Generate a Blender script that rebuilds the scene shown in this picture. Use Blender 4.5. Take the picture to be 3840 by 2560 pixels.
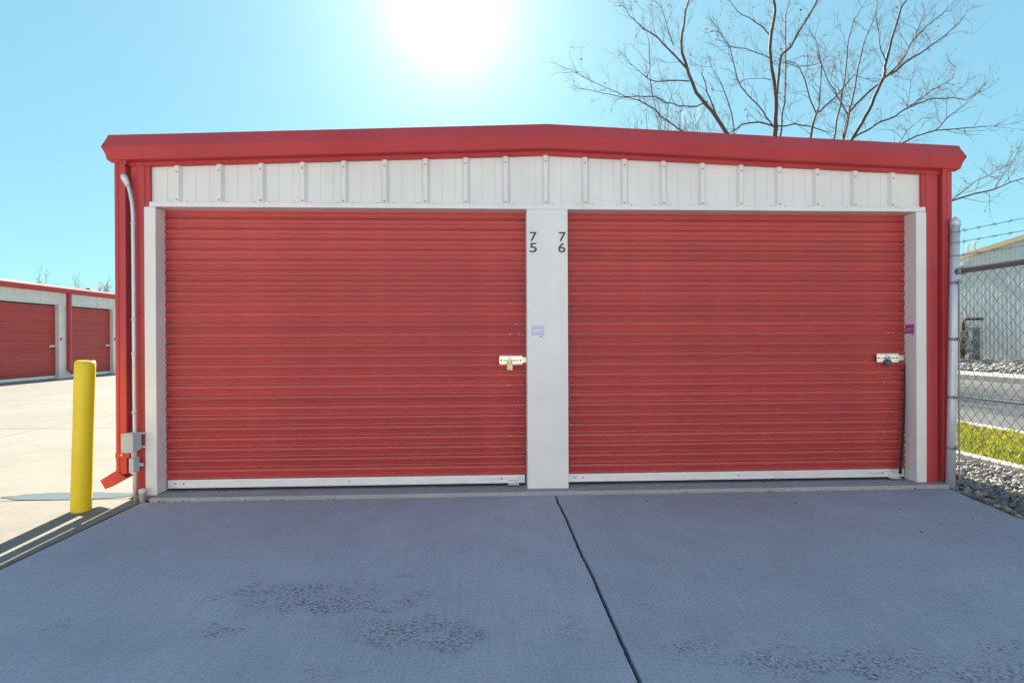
import bpy, bmesh, math, random
from mathutils import Vector, Matrix, noise
R = math.radians
random.seed(11)
for o in list(bpy.data.objects):
    bpy.data.objects.remove(o)
S = bpy.context.scene
COL = S.collection

# ------------------------------------------------------------------ camera
cam_d = bpy.data.cameras.new('camera')
cam = bpy.data.objects.new('camera', cam_d)
COL.objects.link(cam)
cam.location = (0.0, -4.330, 1.1355)
cam_d.sensor_width = 36.0
cam_d.lens = 19.97
cam_d.clip_start = 0.05
cam_d.clip_end = 2000
_y, _p, _r = R(2.718), R(-0.143), R(-0.244)
fw = Vector((math.sin(_y) * math.cos(_p), math.cos(_y) * math.cos(_p), math.sin(_p)))
r0 = Vector((math.cos(_y), -math.sin(_y), 0))
u0 = r0.cross(fw)
r1 = r0 * math.cos(_r) + u0 * math.sin(_r)
u1 = u0 * math.cos(_r) - r0 * math.sin(_r)
cam.rotation_euler = Matrix((r1, u1, -fw)).transposed().to_euler()
S.camera = cam

# ------------------------------------------------------------------ sun and sky
EXPO = 1.7
SKY_K = .12 * 2 ** EXPO
SUN_EL, SUN_AZ = R(30.5), R(-3.5)          # azimuth from +Y towards +X
sun_dir = Vector((math.sin(SUN_AZ) * math.cos(SUN_EL), math.cos(SUN_AZ) * math.cos(SUN_EL), math.sin(SUN_EL)))
sun_d = bpy.data.lights.new('sun', 'SUN')
sun_d.energy = 5.0
sun_d.angle = R(0.53)
sun_d.color = (1.0, 0.93, 0.82)
sun = bpy.data.objects.new('sun', sun_d)
COL.objects.link(sun)
sun.location = sun_dir * 60
sun.rotation_euler = (-sun_dir).to_track_quat('-Z', 'Y').to_euler()

W = bpy.data.worlds.new('World')
S.world = W
W.use_nodes = True
wn, wl = W.node_tree.nodes, W.node_tree.links
wn.clear()
wo = wn.new('ShaderNodeOutputWorld')
bg = wn.new('ShaderNodeBackground')
bg.inputs['Strength'].default_value = 0.12
sky = wn.new('ShaderNodeTexSky')
sky.sky_type = 'NISHITA'
sky.sun_disc = False
sky.sun_elevation = SUN_EL
sky.sun_rotation = SUN_AZ
sky.altitude = 1600
sky.air_density = 1.0
sky.dust_density = 0.6
sky.ozone_density = 1.5
# bright aureole of the thin winter haze round the sun
geo = wn.new('ShaderNodeTexCoord')
nrm = wn.new('ShaderNodeVectorMath'); nrm.operation = 'NORMALIZE'
dot = wn.new('ShaderNodeVectorMath'); dot.operation = 'DOT_PRODUCT'
dot.inputs[1].default_value = sun_dir
ac = wn.new('ShaderNodeMath'); ac.operation = 'ARCCOSINE'
wl.new(geo.outputs['Generated'], nrm.inputs[0])
wl.new(nrm.outputs[0], dot.inputs[0])
wl.new(dot.outputs['Value'], ac.inputs[0])
def wmath(op, a, b=None):
    n = wn.new('ShaderNodeMath'); n.operation = op
    for i, v in enumerate((a, b)):
        if v is None: continue
        if isinstance(v, (int, float)): n.inputs[i].default_value = v
        else: wl.new(v, n.inputs[i])
    return n.outputs[0]
ang = ac.outputs[0]
g1 = wmath('MULTIPLY', wmath('EXPONENT', wmath('MULTIPLY', wmath('POWER', wmath('DIVIDE', ang, R(2.05)), 2.0), -1.0)), 30.0)
g2 = wmath('MULTIPLY', wmath('EXPONENT', wmath('MULTIPLY', wmath('DIVIDE', ang, R(9.0)), -1.0)), 1.4)
g3 = wmath('MULTIPLY', wmath('EXPONENT', wmath('MULTIPLY', wmath('DIVIDE', ang, R(2.8)), -1.0)), 3.9)
glow = wmath('ADD', wmath('ADD', g1, g2), g3)
gc = wn.new('ShaderNodeMix'); gc.data_type = 'RGBA'; gc.blend_type = 'MULTIPLY'
gc.inputs['Factor'].default_value = 1.0
gc.inputs['B'].default_value = (1.0, 0.95, 0.88, 1)
wl.new(glow, gc.inputs['A'])
# the photograph is an exposure blend: the sky's range is compressed evenly over the whole dome
sep = wn.new('ShaderNodeSeparateColor'); wl.new(sky.outputs[0], sep.inputs[0])
com = wn.new('ShaderNodeCombineColor')
for i, (gam, k) in enumerate(((.36, .246), (.37, .446), (.30, .545))):
    wl.new(wmath('MULTIPLY', wmath('POWER', sep.outputs[i], gam), k / SKY_K), com.inputs[i])
add = wn.new('ShaderNodeMix'); add.data_type = 'RGBA'; add.blend_type = 'ADD'
add.inputs['Factor'].default_value = 1.0
wl.new(com.outputs[0], add.inputs['A'])
wl.new(gc.outputs['Result'], add.inputs['B'])
wl.new(add.outputs['Result'], bg.inputs['Color'])
wl.new(bg.outputs[0], wo.inputs['Surface'])

S.view_settings.view_transform = 'Standard'
S.view_settings.look = 'None'
S.view_settings.gamma = 1.0
S.view_settings.use_curve_mapping = False
S.view_settings.exposure = EXPO

S.render.engine = 'CYCLES'
S.cycles.max_bounces = 8
S.cycles.diffuse_bounces = 5
S.cycles.use_denoising = True

# ------------------------------------------------------------------ helpers
class MB:
    """collects shapes and links them as one mesh object"""
    def __init__(s): s.v = []; s.f = []; s.smooth = []; s.mi = []
    def add(s, vs, fs, smooth=False, m=0):
        b = len(s.v); s.v += [tuple(v) for v in vs]
        for f in fs:
            s.f.append(tuple(i + b for i in f)); s.smooth.append(smooth); s.mi.append(m)
        return s
    def box(s, x0, x1, y0, y1, z0, z1, m=0):
        return s.add([(x0,y0,z0),(x1,y0,z0),(x1,y1,z0),(x0,y1,z0),(x0,y0,z1),(x1,y0,z1),(x1,y1,z1),(x0,y1,z1)],
                     [(0,3,2,1),(4,5,6,7),(0,1,5,4),(1,2,6,5),(2,3,7,6),(3,0,4,7)], False, m)
    def prism(s, poly, a, b, axis='x', m=0, cap=True):
        """polygon (two coordinates) swept from a to b along an axis"""
        n = len(poly)
        def P(p, t): return {'x': (t, p[0], p[1]), 'y': (p[0], t, p[1]), 'z': (p[0], p[1], t)}[axis]
        vs = [P(p, a) for p in poly] + [P(p, b) for p in poly]
        fs = [(i, (i+1) % n, n + (i+1) % n, n + i) for i in range(n)]
        if cap: fs += [tuple(range(n-1, -1, -1)), tuple(range(n, 2*n))]
        return s.add(vs, fs, False, m)
    def loft(s, secs, closed=False, m=0, smooth=False, cap=False):
        """list of equally long point lists joined by quads"""
        n = len(secs[0]); vs = [p for q in secs for p in q]; fs = []
        for k in range(len(secs) - 1):
            for i in range(n if closed else n - 1):
                j = (i + 1) % n
                fs.append((k*n+i, k*n+j, (k+1)*n+j, (k+1)*n+i))
        if cap: fs += [tuple(range(n-1, -1, -1)), tuple((len(secs)-1)*n+i for i in range(n))]
        return s.add(vs, fs, smooth, m)
    def tube(s, pts, rad, n=8, m=0, smooth=True, cap=True):
        pts = [Vector(p) for p in pts]
        if not isinstance(rad, (list, tuple)): rad = [rad] * len(pts)
        secs = []; up = None
        for i, p in enumerate(pts):
            d = (pts[min(i+1, len(pts)-1)] - pts[max(i-1, 0)])
            if d.length < 1e-9: d = Vector((0, 0, 1))
            d.normalize()
            if up is None:
                up = d.orthogonal().normalized()
            up = (up - d * up.dot(d))
            if up.length < 1e-6: up = d.orthogonal()
            up.normalize(); sd = d.cross(up)
            secs.append([tuple(p + (up*math.cos(2*math.pi*k/n) + sd*math.sin(2*math.pi*k/n)) * rad[i]) for k in range(n)])
        return s.loft(secs, True, m, smooth, cap)
    def lathe(s, prof, n=20, c=(0,0,0), axis='z', m=0, smooth=True):
        secs = []
        for (r, z) in prof:
            ring = []
            for k in range(n):
                a = 2*math.pi*k/n
                if axis == 'z': ring.append((c[0]+r*math.cos(a), c[1]+r*math.sin(a), c[2]+z))
                else: ring.append((c[0]+r*math.cos(a), c[1]+z, c[2]-r*math.sin(a)))
            secs.append(ring)
        return s.loft(secs, True, m, smooth, True)
    def mesh(s, name, mats):
        me = bpy.data.meshes.new(name)
        me.from_pydata(s.v, [], s.f); me.update()
        me.polygons.foreach_set('use_smooth', s.smooth)
        if not isinstance(mats, (list, tuple)): mats = [mats]
        for q in mats: me.materials.append(q)
        me.polygons.foreach_set('material_index', s.mi)
        return me
    def build(s, name, mats, parent=None, bevel=0, loc=None):
        return link(name, s.mesh(name, mats), parent, bevel, loc)

def link(name, me, parent=None, bevel=0, loc=None):
    o = bpy.data.objects.new(name, me); COL.objects.link(o)
    if parent is not None:
        o.parent = parent
    if loc is not None: o.location = loc
    if bevel:
        b = o.modifiers.new('bevel', 'BEVEL'); b.width = bevel; b.segments = 2; b.limit_method = 'ANGLE'; b.angle_limit = R(40)
    return o
def thing(name, label, cat, loc=(0,0,0), group=None):
    o = bpy.data.objects.new(name, None); COL.objects.link(o); o.location = loc
    o.empty_display_size = .2
    return tag(o, label, cat, group)
def tag(o, label, cat, group=None):
    o['label'] = label; o['category'] = cat
    if group: o['group'] = group
    return o
def struct(o): o['kind'] = 'structure'; return o
def stuff(o, label=None, cat=None):
    o['kind'] = 'stuff'
    if label: tag(o, label, cat)
    return o

# ------------------------------------------------------------------ materials
class NT:
    def __init__(s, name):
        s.m = bpy.data.materials.new(name); s.m.use_nodes = True
        s.t = s.m.node_tree; s.n = s.t.nodes; s.l = s.t.links
        s.b = s.n['Principled BSDF']; s.tc = s.n.new('ShaderNodeTexCoord')
        s.co = s.tc.outputs['Object']
    def put(s, sock, v):
        if hasattr(v, 'is_linked') or isinstance(v, bpy.types.NodeSocket): s.l.new(v, sock)
        else: sock.default_value = v
    def map(s, scale=(1,1,1), co=None, loc=(0,0,0)):
        n = s.n.new('ShaderNodeMapping'); s.l.new(co or s.co, n.inputs['Vector'])
        n.inputs['Scale'].default_value = scale; n.inputs['Location'].default_value = loc
        return n.outputs[0]
    def noise(s, scale, detail=4, rough=.55, co=None, col=False):
        n = s.n.new('ShaderNodeTexNoise'); s.l.new(co or s.co, n.inputs['Vector'])
        n.inputs['Scale'].default_value = scale; n.inputs['Detail'].default_value = detail; n.inputs['Roughness'].default_value = rough
        return n.outputs['Color' if col else 'Fac']
    def voro(s, scale, co=None, out='Distance', feat='F1'):
        n = s.n.new('ShaderNodeTexVoronoi'); n.feature = feat; s.l.new(co or s.co, n.inputs['Vector'])
        n.inputs['Scale'].default_value = scale
        return n.outputs[out]
    def ramp(s, fac, stops):
        n = s.n.new('ShaderNodeValToRGB'); s.l.new(fac, n.inputs['Fac']); e = n.color_ramp.elements
        while len(e) < len(stops): e.new(.5)
        for q, (p, c) in zip(e, stops):
            q.position = p; q.color = (c, c, c, 1) if isinstance(c, (int, float)) else (*c, 1)
        return n.outputs['Color']
    def math(s, op, a, b=0., c=None):
        n = s.n.new('ShaderNodeMath'); n.operation = op
        s.put(n.inputs[0], a); s.put(n.inputs[1], b)
        if c is not None: s.put(n.inputs[2], c)
        return n.outputs[0]
    def mix(s, fac, a, b, mode='MIX'):
        n = s.n.new('ShaderNodeMix'); n.data_type = 'RGBA'; n.blend_type = mode
        s.put(n.inputs['Factor'], fac)
        for k, v in (('A', a), ('B', b)):
            if isinstance(v, tuple): v = (*v[:3], 1)
            s.put(n.inputs[k], v)
        return n.outputs['Result']
    def bump(s, h, strength=.3, dist=.01):
        n = s.n.new('ShaderNodeBump'); s.l.new(h, n.inputs['Height'])
        n.inputs['Strength'].default_value = strength; n.inputs['Distance'].default_value = dist
        s.l.new(n.outputs[0], s.b.inputs['Normal'])
    def rnd(s):
        return s.n.new('ShaderNodeObjectInfo').outputs['Random']
    def set(s, **k):
        for a, v in k.items():
            if isinstance(v, tuple): v = (*v[:3], 1)
            s.put(s.b.inputs[{'col': 'Base Color', 'rough': 'Roughness', 'metal': 'Metallic', 'spec': 'Specular IOR Level', 'coat': 'Coat Weight',
                              'trans': 'Transmission Weight', 'sheen': 'Sheen Weight'}[a]], v)
        return s.m

def paint(name, col, rough=.42, dirt=.25, dust=(.33, .29, .25), spec=.5, fade=0.12, bump=.06, slat=False):
    """coated sheet steel: chalked patches, dust film, drip streaks, faint oil canning"""
    t = NT(name)
    a = t.noise(2.3, 5); b = t.noise(1.0, 5, .6, t.map((14, 14, .9)))
    c1 = t.mix(t.ramp(a, [(.35, 0.), (.75, 1.)]), col, tuple(min(1, q * (1 + fade) + .02 * fade) for q in col))
    st = t.math('MULTIPLY', t.ramp(b, [(.5, 0.), (.78, 1.)]), dirt)
    c2 = t.mix(st, c1, dust)
    sp = t.noise(90, 3, .7)
    c3 = t.mix(t.math('MULTIPLY', t.ramp(sp, [(.68, 0.), (.74, 1.)]), dirt * .9), c2, tuple(q * .55 for q in dust))
    if slat: c3 = t.mix(1.0, c3, t.ramp(t.rnd(), [(0., .90), (1., 1.07)]), 'MULTIPLY')
    t.set(col=c3, rough=t.math('MULTIPLY_ADD', a, .18, rough - .09), spec=spec)
    t.bump(t.noise(3.5, 2, .4), bump, .02)
    return t.m
M = {}
M['red_door'] = paint('red_door_paint', (.46, .050, .046), .46, .10, (.40, .22, .20), fade=.18, bump=.004, slat=True)
M['red_trim'] = paint('red_trim_paint', (.46, .046, .052), .48, .08, (.36, .20, .18), spec=.35, fade=.15, bump=.03)
M['cream'] = paint('cream_panel_paint', (.75, .70, .66), .45, .09, (.42, .38, .33))
M['cream_trim'] = paint('cream_trim_paint', (.77, .715, .675), .45, .07, (.42, .38, .33))
M['grey_box'] = paint('grey_box_paint', (.50, .52, .55), .45, .15)
M['warehouse'] = paint('pale_wall_paint', (.62, .64, .62), .5, .12)
M['tan_trim'] = paint('tan_trim_paint', (.50, .38, .22), .5, .1)

def metal(name, col, rough, dirt=.2, metal_=1.0, scale=40):
    t = NT(name); a = t.noise(scale, 4, .6); b = t.noise(5, 4)
    t.set(col=t.mix(t.math('MULTIPLY', t.ramp(b, [(.45, 0.), (.75, 1.)]), dirt), col, tuple(q * .45 for q in col)),
          rough=t.math('MULTIPLY_ADD', a, .25, rough - .1), metal=metal_)
    t.bump(a, .05, .002)
    return t.m
M['galv'] = metal('galvanised_steel', (.66, .67, .70), .48, .2, .45)
M['wire'] = metal('weathered_wire', (.33, .34, .37), .5, .2, .5)
M['alu'] = metal('mill_aluminium', (.80, .79, .80), .42, .2, .75)
M['zinc'] = metal('yellow_zinc', (.82, .75, .56), .36, .15, .8)
M['brass'] = metal('brass', (.52, .44, .17), .4, .3, .8)
M['chrome'] = metal('polished_steel', (.75, .77, .80), .2, .1)
M['dark_metal'] = metal('dark_steel', (.09, .10, .11), .45, .2, .6)
M['rubber'] = NT('black_rubber').set(col=(.018, .018, .018), rough=.7)
M['rope'] = NT('black_rope').set(col=(.025, .023, .025), rough=.85)
M['digit'] = NT('dark_vinyl').set(col=(.045, .06, .075), rough=.5)
M['mag'] = NT('magenta_print').set(col=(.42, .07, .30), rough=.5)
M['lav'] = NT('lavender_print').set(col=(.62, .54, .70), rough=.5)
M['white_print'] = NT('white_print').set(col=(.80, .79, .82), rough=.5)
M['pink_print'] = NT('pale_print').set(col=(.62, .40, .62), rough=.5)
M['grey_print'] = NT('grey_print').set(col=(.36, .40, .47), rough=.5)
M['pvc'] = NT('white_pvc').set(col=(.72, .71, .69), rough=.45)
M['screw'] = metal('screw_head', (.35, .30, .28), .5, .5, .6)
M['filler'] = NT('joint_filler').set(col=(.022, .022, .018), rough=.95)

def concrete(name, base, spalls=(), var=.12, wet=False):
    t = NT(name)
    big = t.noise(.55, 5, .6); mid = t.noise(3.2, 6, .62); fine = t.noise(70, 4, .65)
    broom = t.noise(1.0, 3, .6, t.map((140, 3.0, 3)))
    broom2 = t.noise(1.0, 4, .6, t.map((16, .7, 1)))
    c = t.mix(t.ramp(big, [(.3, 0.), (.7, 1.)]), tuple(q * (1 - var) for q in base), tuple(q * (1 + var) for q in base))
    c = t.mix(t.math('MULTIPLY', t.ramp(mid, [(.42, 0.), (.66, 1.)]), .45), c, tuple(q * .80 for q in base))
    c = t.mix(t.math('MULTIPLY', t.ramp(broom, [(.40, 0.), (.75, 1.)]), .55), c, tuple(q * 1.22 for q in base))
    c = t.mix(t.math('MULTIPLY', t.ramp(broom2, [(.45, 0.), (.75, 1.)]), .28), c, tuple(q * .82 for q in base))
    c = t.mix(t.math('MULTIPLY', t.ramp(fine, [(.50, 0.), (.66, 1.)]), .50), c, tuple(q * .62 for q in base))
    pits = t.math('LESS_THAN', t.voro(26), .07)
    pits = t.math('MULTIPLY', pits, t.ramp(t.noise(1.4, 4), [(.50, 0.), (.62, 1.)]))
    c = t.mix(t.math('MULTIPLY', pits, .7), c, tuple(q * .38 for q in base))
    # per slab tone
    c = t.mix(1.0, c, t.ramp(t.rnd(), [(0., .93), (1., 1.06)]), 'MULTIPLY')
    h = t.math('ADD', t.math('MULTIPLY', broom, .35), t.math('MULTIPLY', fine, .5))
    if spalls:
        warp = t.n.new('ShaderNodeVectorMath'); warp.operation = 'MULTIPLY_ADD'
        t.l.new(t.noise(7, 5, .65, col=True), warp.inputs[0]); warp.inputs[1].default_value = (.30, .26, 0)
        sub = t.n.new('ShaderNodeVectorMath'); sub.operation = 'SUBTRACT'; sub.inputs[1].default_value = (.15, .13, 0)
        t.l.new(t.co, sub.inputs[0]); t.l.new(sub.outputs[0], warp.inputs[2])
        m = None
        for (x, y, rx, ry, k) in spalls:
            mp = t.n.new('ShaderNodeMapping'); mp.vector_type = 'TEXTURE'
            t.l.new(warp.outputs[0], mp.inputs['Vector'])
            mp.inputs['Location'].default_value = (x, y, -.03); mp.inputs['Scale'].default_value = (rx, ry, 1)
            ln = t.n.new('ShaderNodeVectorMath'); ln.operation = 'LENGTH'; t.l.new(mp.outputs[0], ln.inputs[0])
            e = t.math('MULTIPLY', t.ramp(ln.outputs['Value'], [(.45, 1.), (1.0, 0.)]), k)
            m = e if m is None else t.math('MAXIMUM', m, e)
        ag = t.noise(62, 4, .75); ag2 = t.voro(75)
        sp = t.math('MULTIPLY', m, t.ramp(t.noise(16, 5, .7), [(.40, 0.), (.55, 1.)]))
        sp = t.math('MAXIMUM', sp, t.math('MULTIPLY', t.math('MULTIPLY', m, m), .18))
        col_ag = t.ramp(ag, [(.36, tuple(q * .28 for q in base)), (.47, tuple(q * .66 for q in base)), (.55, tuple(q * 1.0 for q in base)), (.66, tuple(min(1, q * 1.28) for q in base))])
        c = t.mix(t.math('MINIMUM', t.math('MULTIPLY', sp, 1.15), 1.), c, col_ag)
        h = t.math('ADD', h, t.math('MULTIPLY', sp, t.math('SUBTRACT', t.math('MULTIPLY', ag, 5.), 4.)))
    blot = t.noise(1.7, 3, .5, t.map((1, 1, 1), loc=(7, 3, 0)))
    c = t.mix(t.math('MULTIPLY', t.ramp(blot, [(.52, 0.), (.70, 1.)]), .22), c, tuple(q * .74 for q in base))
    fl = t.math('MULTIPLY', t.math('LESS_THAN', t.voro(19), .055), t.ramp(t.noise(2.1, 3), [(.45, 0.), (.55, 1.)]))
    c = t.mix(t.math('MULTIPLY', fl, .6), c, tuple(min(1, q * 1.35) for q in base))
    t.set(col=c, rough=t.math('MULTIPLY_ADD', mid, .15, .82), spec=.22)
    t.bump(h, .55, .004)
    return t.m
CB = (.465, .432, .490)
SP_LEFT = [(-.80, -1.70, .36, .22, .9), (-.62, -1.80, .22, .12, .9), (-.32, -2.03, .28, .15, .9), (-.12, -2.10, .16, .10, .8), (-.43, -1.79, .15, .09, .8), (-.28, -1.70, .12, .05, .6),
           (-1.12, -1.62, .15, .08, .75), (-1.22, -1.66, .10, .06, .6), (-1.07, -1.98, .12, .05, .8), (-.36, -1.47, .09, .04, .7), (.33, -2.05, .10, .14, .4), (-1.75, -1.9, .12, .05, .4), (-.55, -2.30, .22, .06, .4)]
SP_RIGHT = [(.78, -2.22, .22, .10, .7), (1.10, -2.34, .30, .13, .9), (1.42, -2.36, .30, .15, .9), (1.75, -2.5, .3, .2, .8), (1.95, -2.28, .2, .08, .7), (2.35, -2.24, .22, .08, .6), (1.6, -1.1, .08, .04, .35), (.66, -1.9, .09, .2, .35)]
M['conc_l'] = concrete('concrete_left', CB, SP_LEFT)
M['conc_r'] = concrete('concrete_right', CB, SP_RIGHT)
M['conc_d'] = concrete('concrete_drive', CB)
M['conc'] = concrete('concrete_pavement', (.275, .248, .205))
M['conc_walk'] = concrete('concrete_kerb', (.46, .43, .38))
M['conc_found'] = concrete('concrete_foundation', (.40, .36, .36))
M['asphalt'] = concrete('asphalt', (.135, .132, .130), var=.08)
def earth(name, a, b, sc=6):
    t = NT(name); n = t.noise(sc, 8, .65); v = t.noise(60, 4, .7)
    t.set(col=t.mix(v, t.mix(n, a, b), tuple(q * .6 for q in a)), rough=.95, spec=.2); t.bump(t.math('ADD', n, v), .6, .02)
    return t.m
M['soil'] = earth('dark_soil', (.06, .05, .042), (.11, .09, .075))
M['dry_earth'] = earth('dry_earth', (.26, .22, .17), (.36, .31, .25), 1.2)
t = NT('yellow_paint')
a = t.noise(4, 5); sc = t.noise(30, 4, .7)
c = t.mix(t.ramp(a, [(.3, 0.), (.7, 1.)]), (.84, .56, .006), (.90, .63, .010))
c = t.mix(t.ramp(sc, [(.66, 0.), (.72, .75)]), c, (.40, .27, .04))
t.set(col=c, rough=.45); t.bump(t.noise(14, 3, .5), .25, .004); M['yellow'] = t.m
t = NT('bark')
n = t.noise(1.0, 6, .65, t.map((22, 22, 5)))
t.set(col=t.mix(n, (.085, .044, .036), (.160, .088, .068)), rough=.7, spec=.3); t.bump(n, .6, .02); M['bark'] = t.m
t = NT('far_bark'); t.set(col=t.mix(t.noise(3), (.16, .12, .09), (.26, .20, .14)), rough=.5); M['far_bark'] = t.m
t = NT('stone')
rr = t.rnd(); n = t.noise(14, 5, .6)
c = t.ramp(rr, [(0., (.12, .12, .125)), (.3, (.22, .21, .20)), (.55, (.30, .27, .23)), (.8, (.24, .17, .14)), (1., (.40, .37, .32))])
t.set(col=t.mix(t.math('MULTIPLY', n, .7), c, (.09, .085, .08)), rough=.72, spec=.3); t.bump(t.noise(40, 5, .6), .4, .006); M['stone'] = t.m
t = NT('river_gravel')
ge = t.n.new('ShaderNodeNewGeometry'); n = t.noise(30, 5)
c = t.ramp(ge.outputs['Random Per Island'], [(0., (.14, .14, .145)), (.3, (.30, .285, .27)), (.55, (.42, .38, .33)), (.8, (.32, .23, .18)), (1., (.55, .51, .45))])
t.set(col=t.mix(t.math('MULTIPLY', n, .4), c, (.14, .13, .12)), rough=.7, spec=.35); t.bump(n, .4, .006); M['gravel'] = t.m
def leafmat(name, stops, tr=.35):
    t = NT(name); ge = t.n.new('ShaderNodeNewGeometry')
    c = t.ramp(ge.outputs['Random Per Island'], stops)
    t.set(col=c, rough=.55, spec=.3)
    d = t.n.new('ShaderNodeBsdfTranslucent'); t.l.new(c, d.inputs['Color'])
    mx = t.n.new('ShaderNodeMixShader'); mx.inputs[0].default_value = tr
    t.l.new(t.b.outputs[0], mx.inputs[1]); t.l.new(d.outputs[0], mx.inputs[2])
    t.l.new(mx.outputs[0], t.n['Material Output'].inputs['Surface'])
    return t.m
M['grass'] = leafmat('grass_blades', [(0., (.12, .19, .014)), (.4, (.20, .25, .016)), (.75, (.34, .32, .018)), (1., (.46, .36, .04))], .6)
M['dead_leaf'] = leafmat('dead_leaves', [(0., (.20, .06, .025)), (.5, (.30, .12, .03)), (1., (.42, .22, .06))], .4)
M['red_leaf'] = leafmat('red_leaves', [(0., (.22, .04, .035)), (1., (.32, .09, .06))], .4)
M['shrub_leaf'] = leafmat('shrub_leaves', [(0., (.050, .060, .030)), (.6, (.14, .12, .07)), (1., (.24, .19, .11))], .3)
t = NT('wet_film'); t.set(col=t.mix(t.noise(3, 5), (.13, .13, .13), (.20, .195, .19)), rough=.12, spec=.5); t.bump(t.noise(5, 4, .6), .12, .01); M['wet'] = t.m

# ------------------------------------------------------------------ the ground
GZ = -0.03                                            # top of the driveway
g = MB(); g.add([(-400,-400,-.092),(400,-400,-.092),(400,400,-.092),(-400,400,-.092)], [(0,1,2,3)])
struct(g.build('ground', M['dry_earth']))

def edge_x(y):                                        # right-hand edge of the driveway
    return 3.585 + .186 * (y + .1) if y > -.82 else 3.585 + .186 * (-.72) - .02 * (-.82 - y)
def slab(name, xs0, xs1, y0, y1, mat, parent, step=.05, chip=.0035, z=GZ, seed=0):
    """a cast slab with worn, slightly ragged rounded edges"""
    n = max(2, int((y1 - y0) / step)); mb = MB(); rnd = random.Random(seed)
    L, Rr = [], []
    secs = []
    for i in range(n + 1):
        y = y0 + (y1 - y0) * i / n
        def jag(k): return noise.noise(Vector((y * 9, k * 7.3 + seed, 0))) * chip + max(0, noise.noise(Vector((y * 23, k * 3.1 + seed, 4))) - .3) * chip * 3
        a = xs0(y) + abs(jag(1)); b = xs1(y) - abs(jag(2))
        e = .006
        secs.append([(a, y, z - .055), (a, y, z - e), (a + e * .8, y, z), (b - e * .8, y, z), (b, y, z - e), (b, y, z - .055)])
    mb.loft(secs, False, 0, False)
    mb.add(secs[0], [(0, 1, 2, 3, 4, 5)]); mb.add(secs[-1], [(5, 4, 3, 2, 1, 0)])
    return mb.build(name, mat, parent)
K = lambda v: (lambda y: v)
G = .007
joint = lambda y: .524 + .006 * noise.noise(Vector((y * 2.2, 0, 0))) + .004 * noise.noise(Vector((y * 9, 3, 0)))
drv = MB(); drv.add([(-2.46,-7,-.066),(3.35,-7,-.066),(3.35,-.10,-.066),(-2.46,-.10,-.066)], [(0,1,2,3)])
drv = struct(drv.build('driveway', M['filler']))
slab('slab', K(-2.492), lambda y: joint(y) - G, -7, -.096, M['conc_l'], drv, .02, seed=1)
slab('slab', lambda y: joint(y) + G, edge_x, -7, -.096, M['conc_r'], drv, .02, seed=2)
# the sunlit yard to the left, behind and beyond
yard = MB(); yard.add([(-12.9,-20,-.072),(3.2,-20,-.072),(3.2,-7.05,-.072),(-2.6,-7.05,-.072),(-2.6,40,-.072),(-12.9,40,-.072)], [(0,1,2,3,4,5)])
yard = struct(yard.build('pavement', M['filler']))
xsL = [-13.15, -9.45, -5.95, -2.506]
ys = [-20, -16, -12, -7, -3.55, .012, 3.6, 7.6, 11.6, 15.6, 19.6, 24, 32, 40]
k = 3
for i in range(3):
    for j in range(len(ys) - 1):
        k += 1
        if i == 2 and ys[j] > .0:                      # this strip stops at the building's side wall
            slab('slab', K(xsL[i] + G), K(-2.66), ys[j] + G, ys[j+1] - G, M['conc'], yard, .15, seed=k)
        else:
            slab('slab', K(xsL[i] + G), K(xsL[i+1] - G), ys[j] + G, ys[j+1] - G, M['conc'] if ys[j] > -8 else M['conc_d'], yard, .06 if -4 < ys[j] < 1 else .2, seed=k)
for x0, x1 in ((-2.506, .52), (.52, 3.35)):
    for j in range(3):
        k += 1
        slab('slab', K(x0 + G), K(x1 - G), ys[j] + G, min(ys[j+1], -7) - G - .0, M['conc_d'], yard, .3, seed=k)
# thin sheet of water left by the downspout
pud = MB(); rim = []
for i in range(46):
    a = 2 * math.pi * i / 46
    r = 1 + .22 * noise.noise(Vector((math.cos(a) * 1.7, math.sin(a) * 1.7, 2.))) + .10 * noise.noise(Vector((math.cos(a) * 6, math.sin(a) * 6, 5.)))
    rim.append((-3.12 + .50 * r * math.cos(a), .115 + .10 * r * math.sin(a), GZ + .0035))
pud.add(rim, [tuple(range(46))])
struct(pud.build('puddle', M['wet']))

# ------------------------------------------------------------------ the storage building
B = thing('storage_building', 'red and cream two-door metal storage unit filling the middle of the yard', 'storage building', (0, 0, 0))
XL, XR, YB = -2.607, 3.576, 12.2                      # outer wall faces, back
RX, SL = .475, .0390                                  # ridge position, roof slope
def rake(z0, x): return z0 - SL * abs(x - RX)
fd = MB()
fd.prism([(-2.44,-.090),(3.60,-.090),(3.60,YB),(XL,YB),(XL,.002),(-2.44,.002)], -.085, 0.0, 'z')
fd.build('foundation', M['conc_found'], B, .006)
w = MB()
w.box(XL, XL + .04, .04, YB, 0, 2.50); w.box(XR - .04, XR, .04, YB, 0, 2.50); w.box(XL + .04, XR - .04, YB - .04, YB, 0, 2.50)
for i in range(38):                                    # ribs of the side walls
    yy = .3 + i * .305
    for x0, x1 in ((XL - .03, XL - .001), (XR + .001, XR + .03)):
        w.box(x0, x1, yy, yy + .04, .05, 2.45)
w.build('side_wall', M['cream'], B)
rf = MB()
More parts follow.
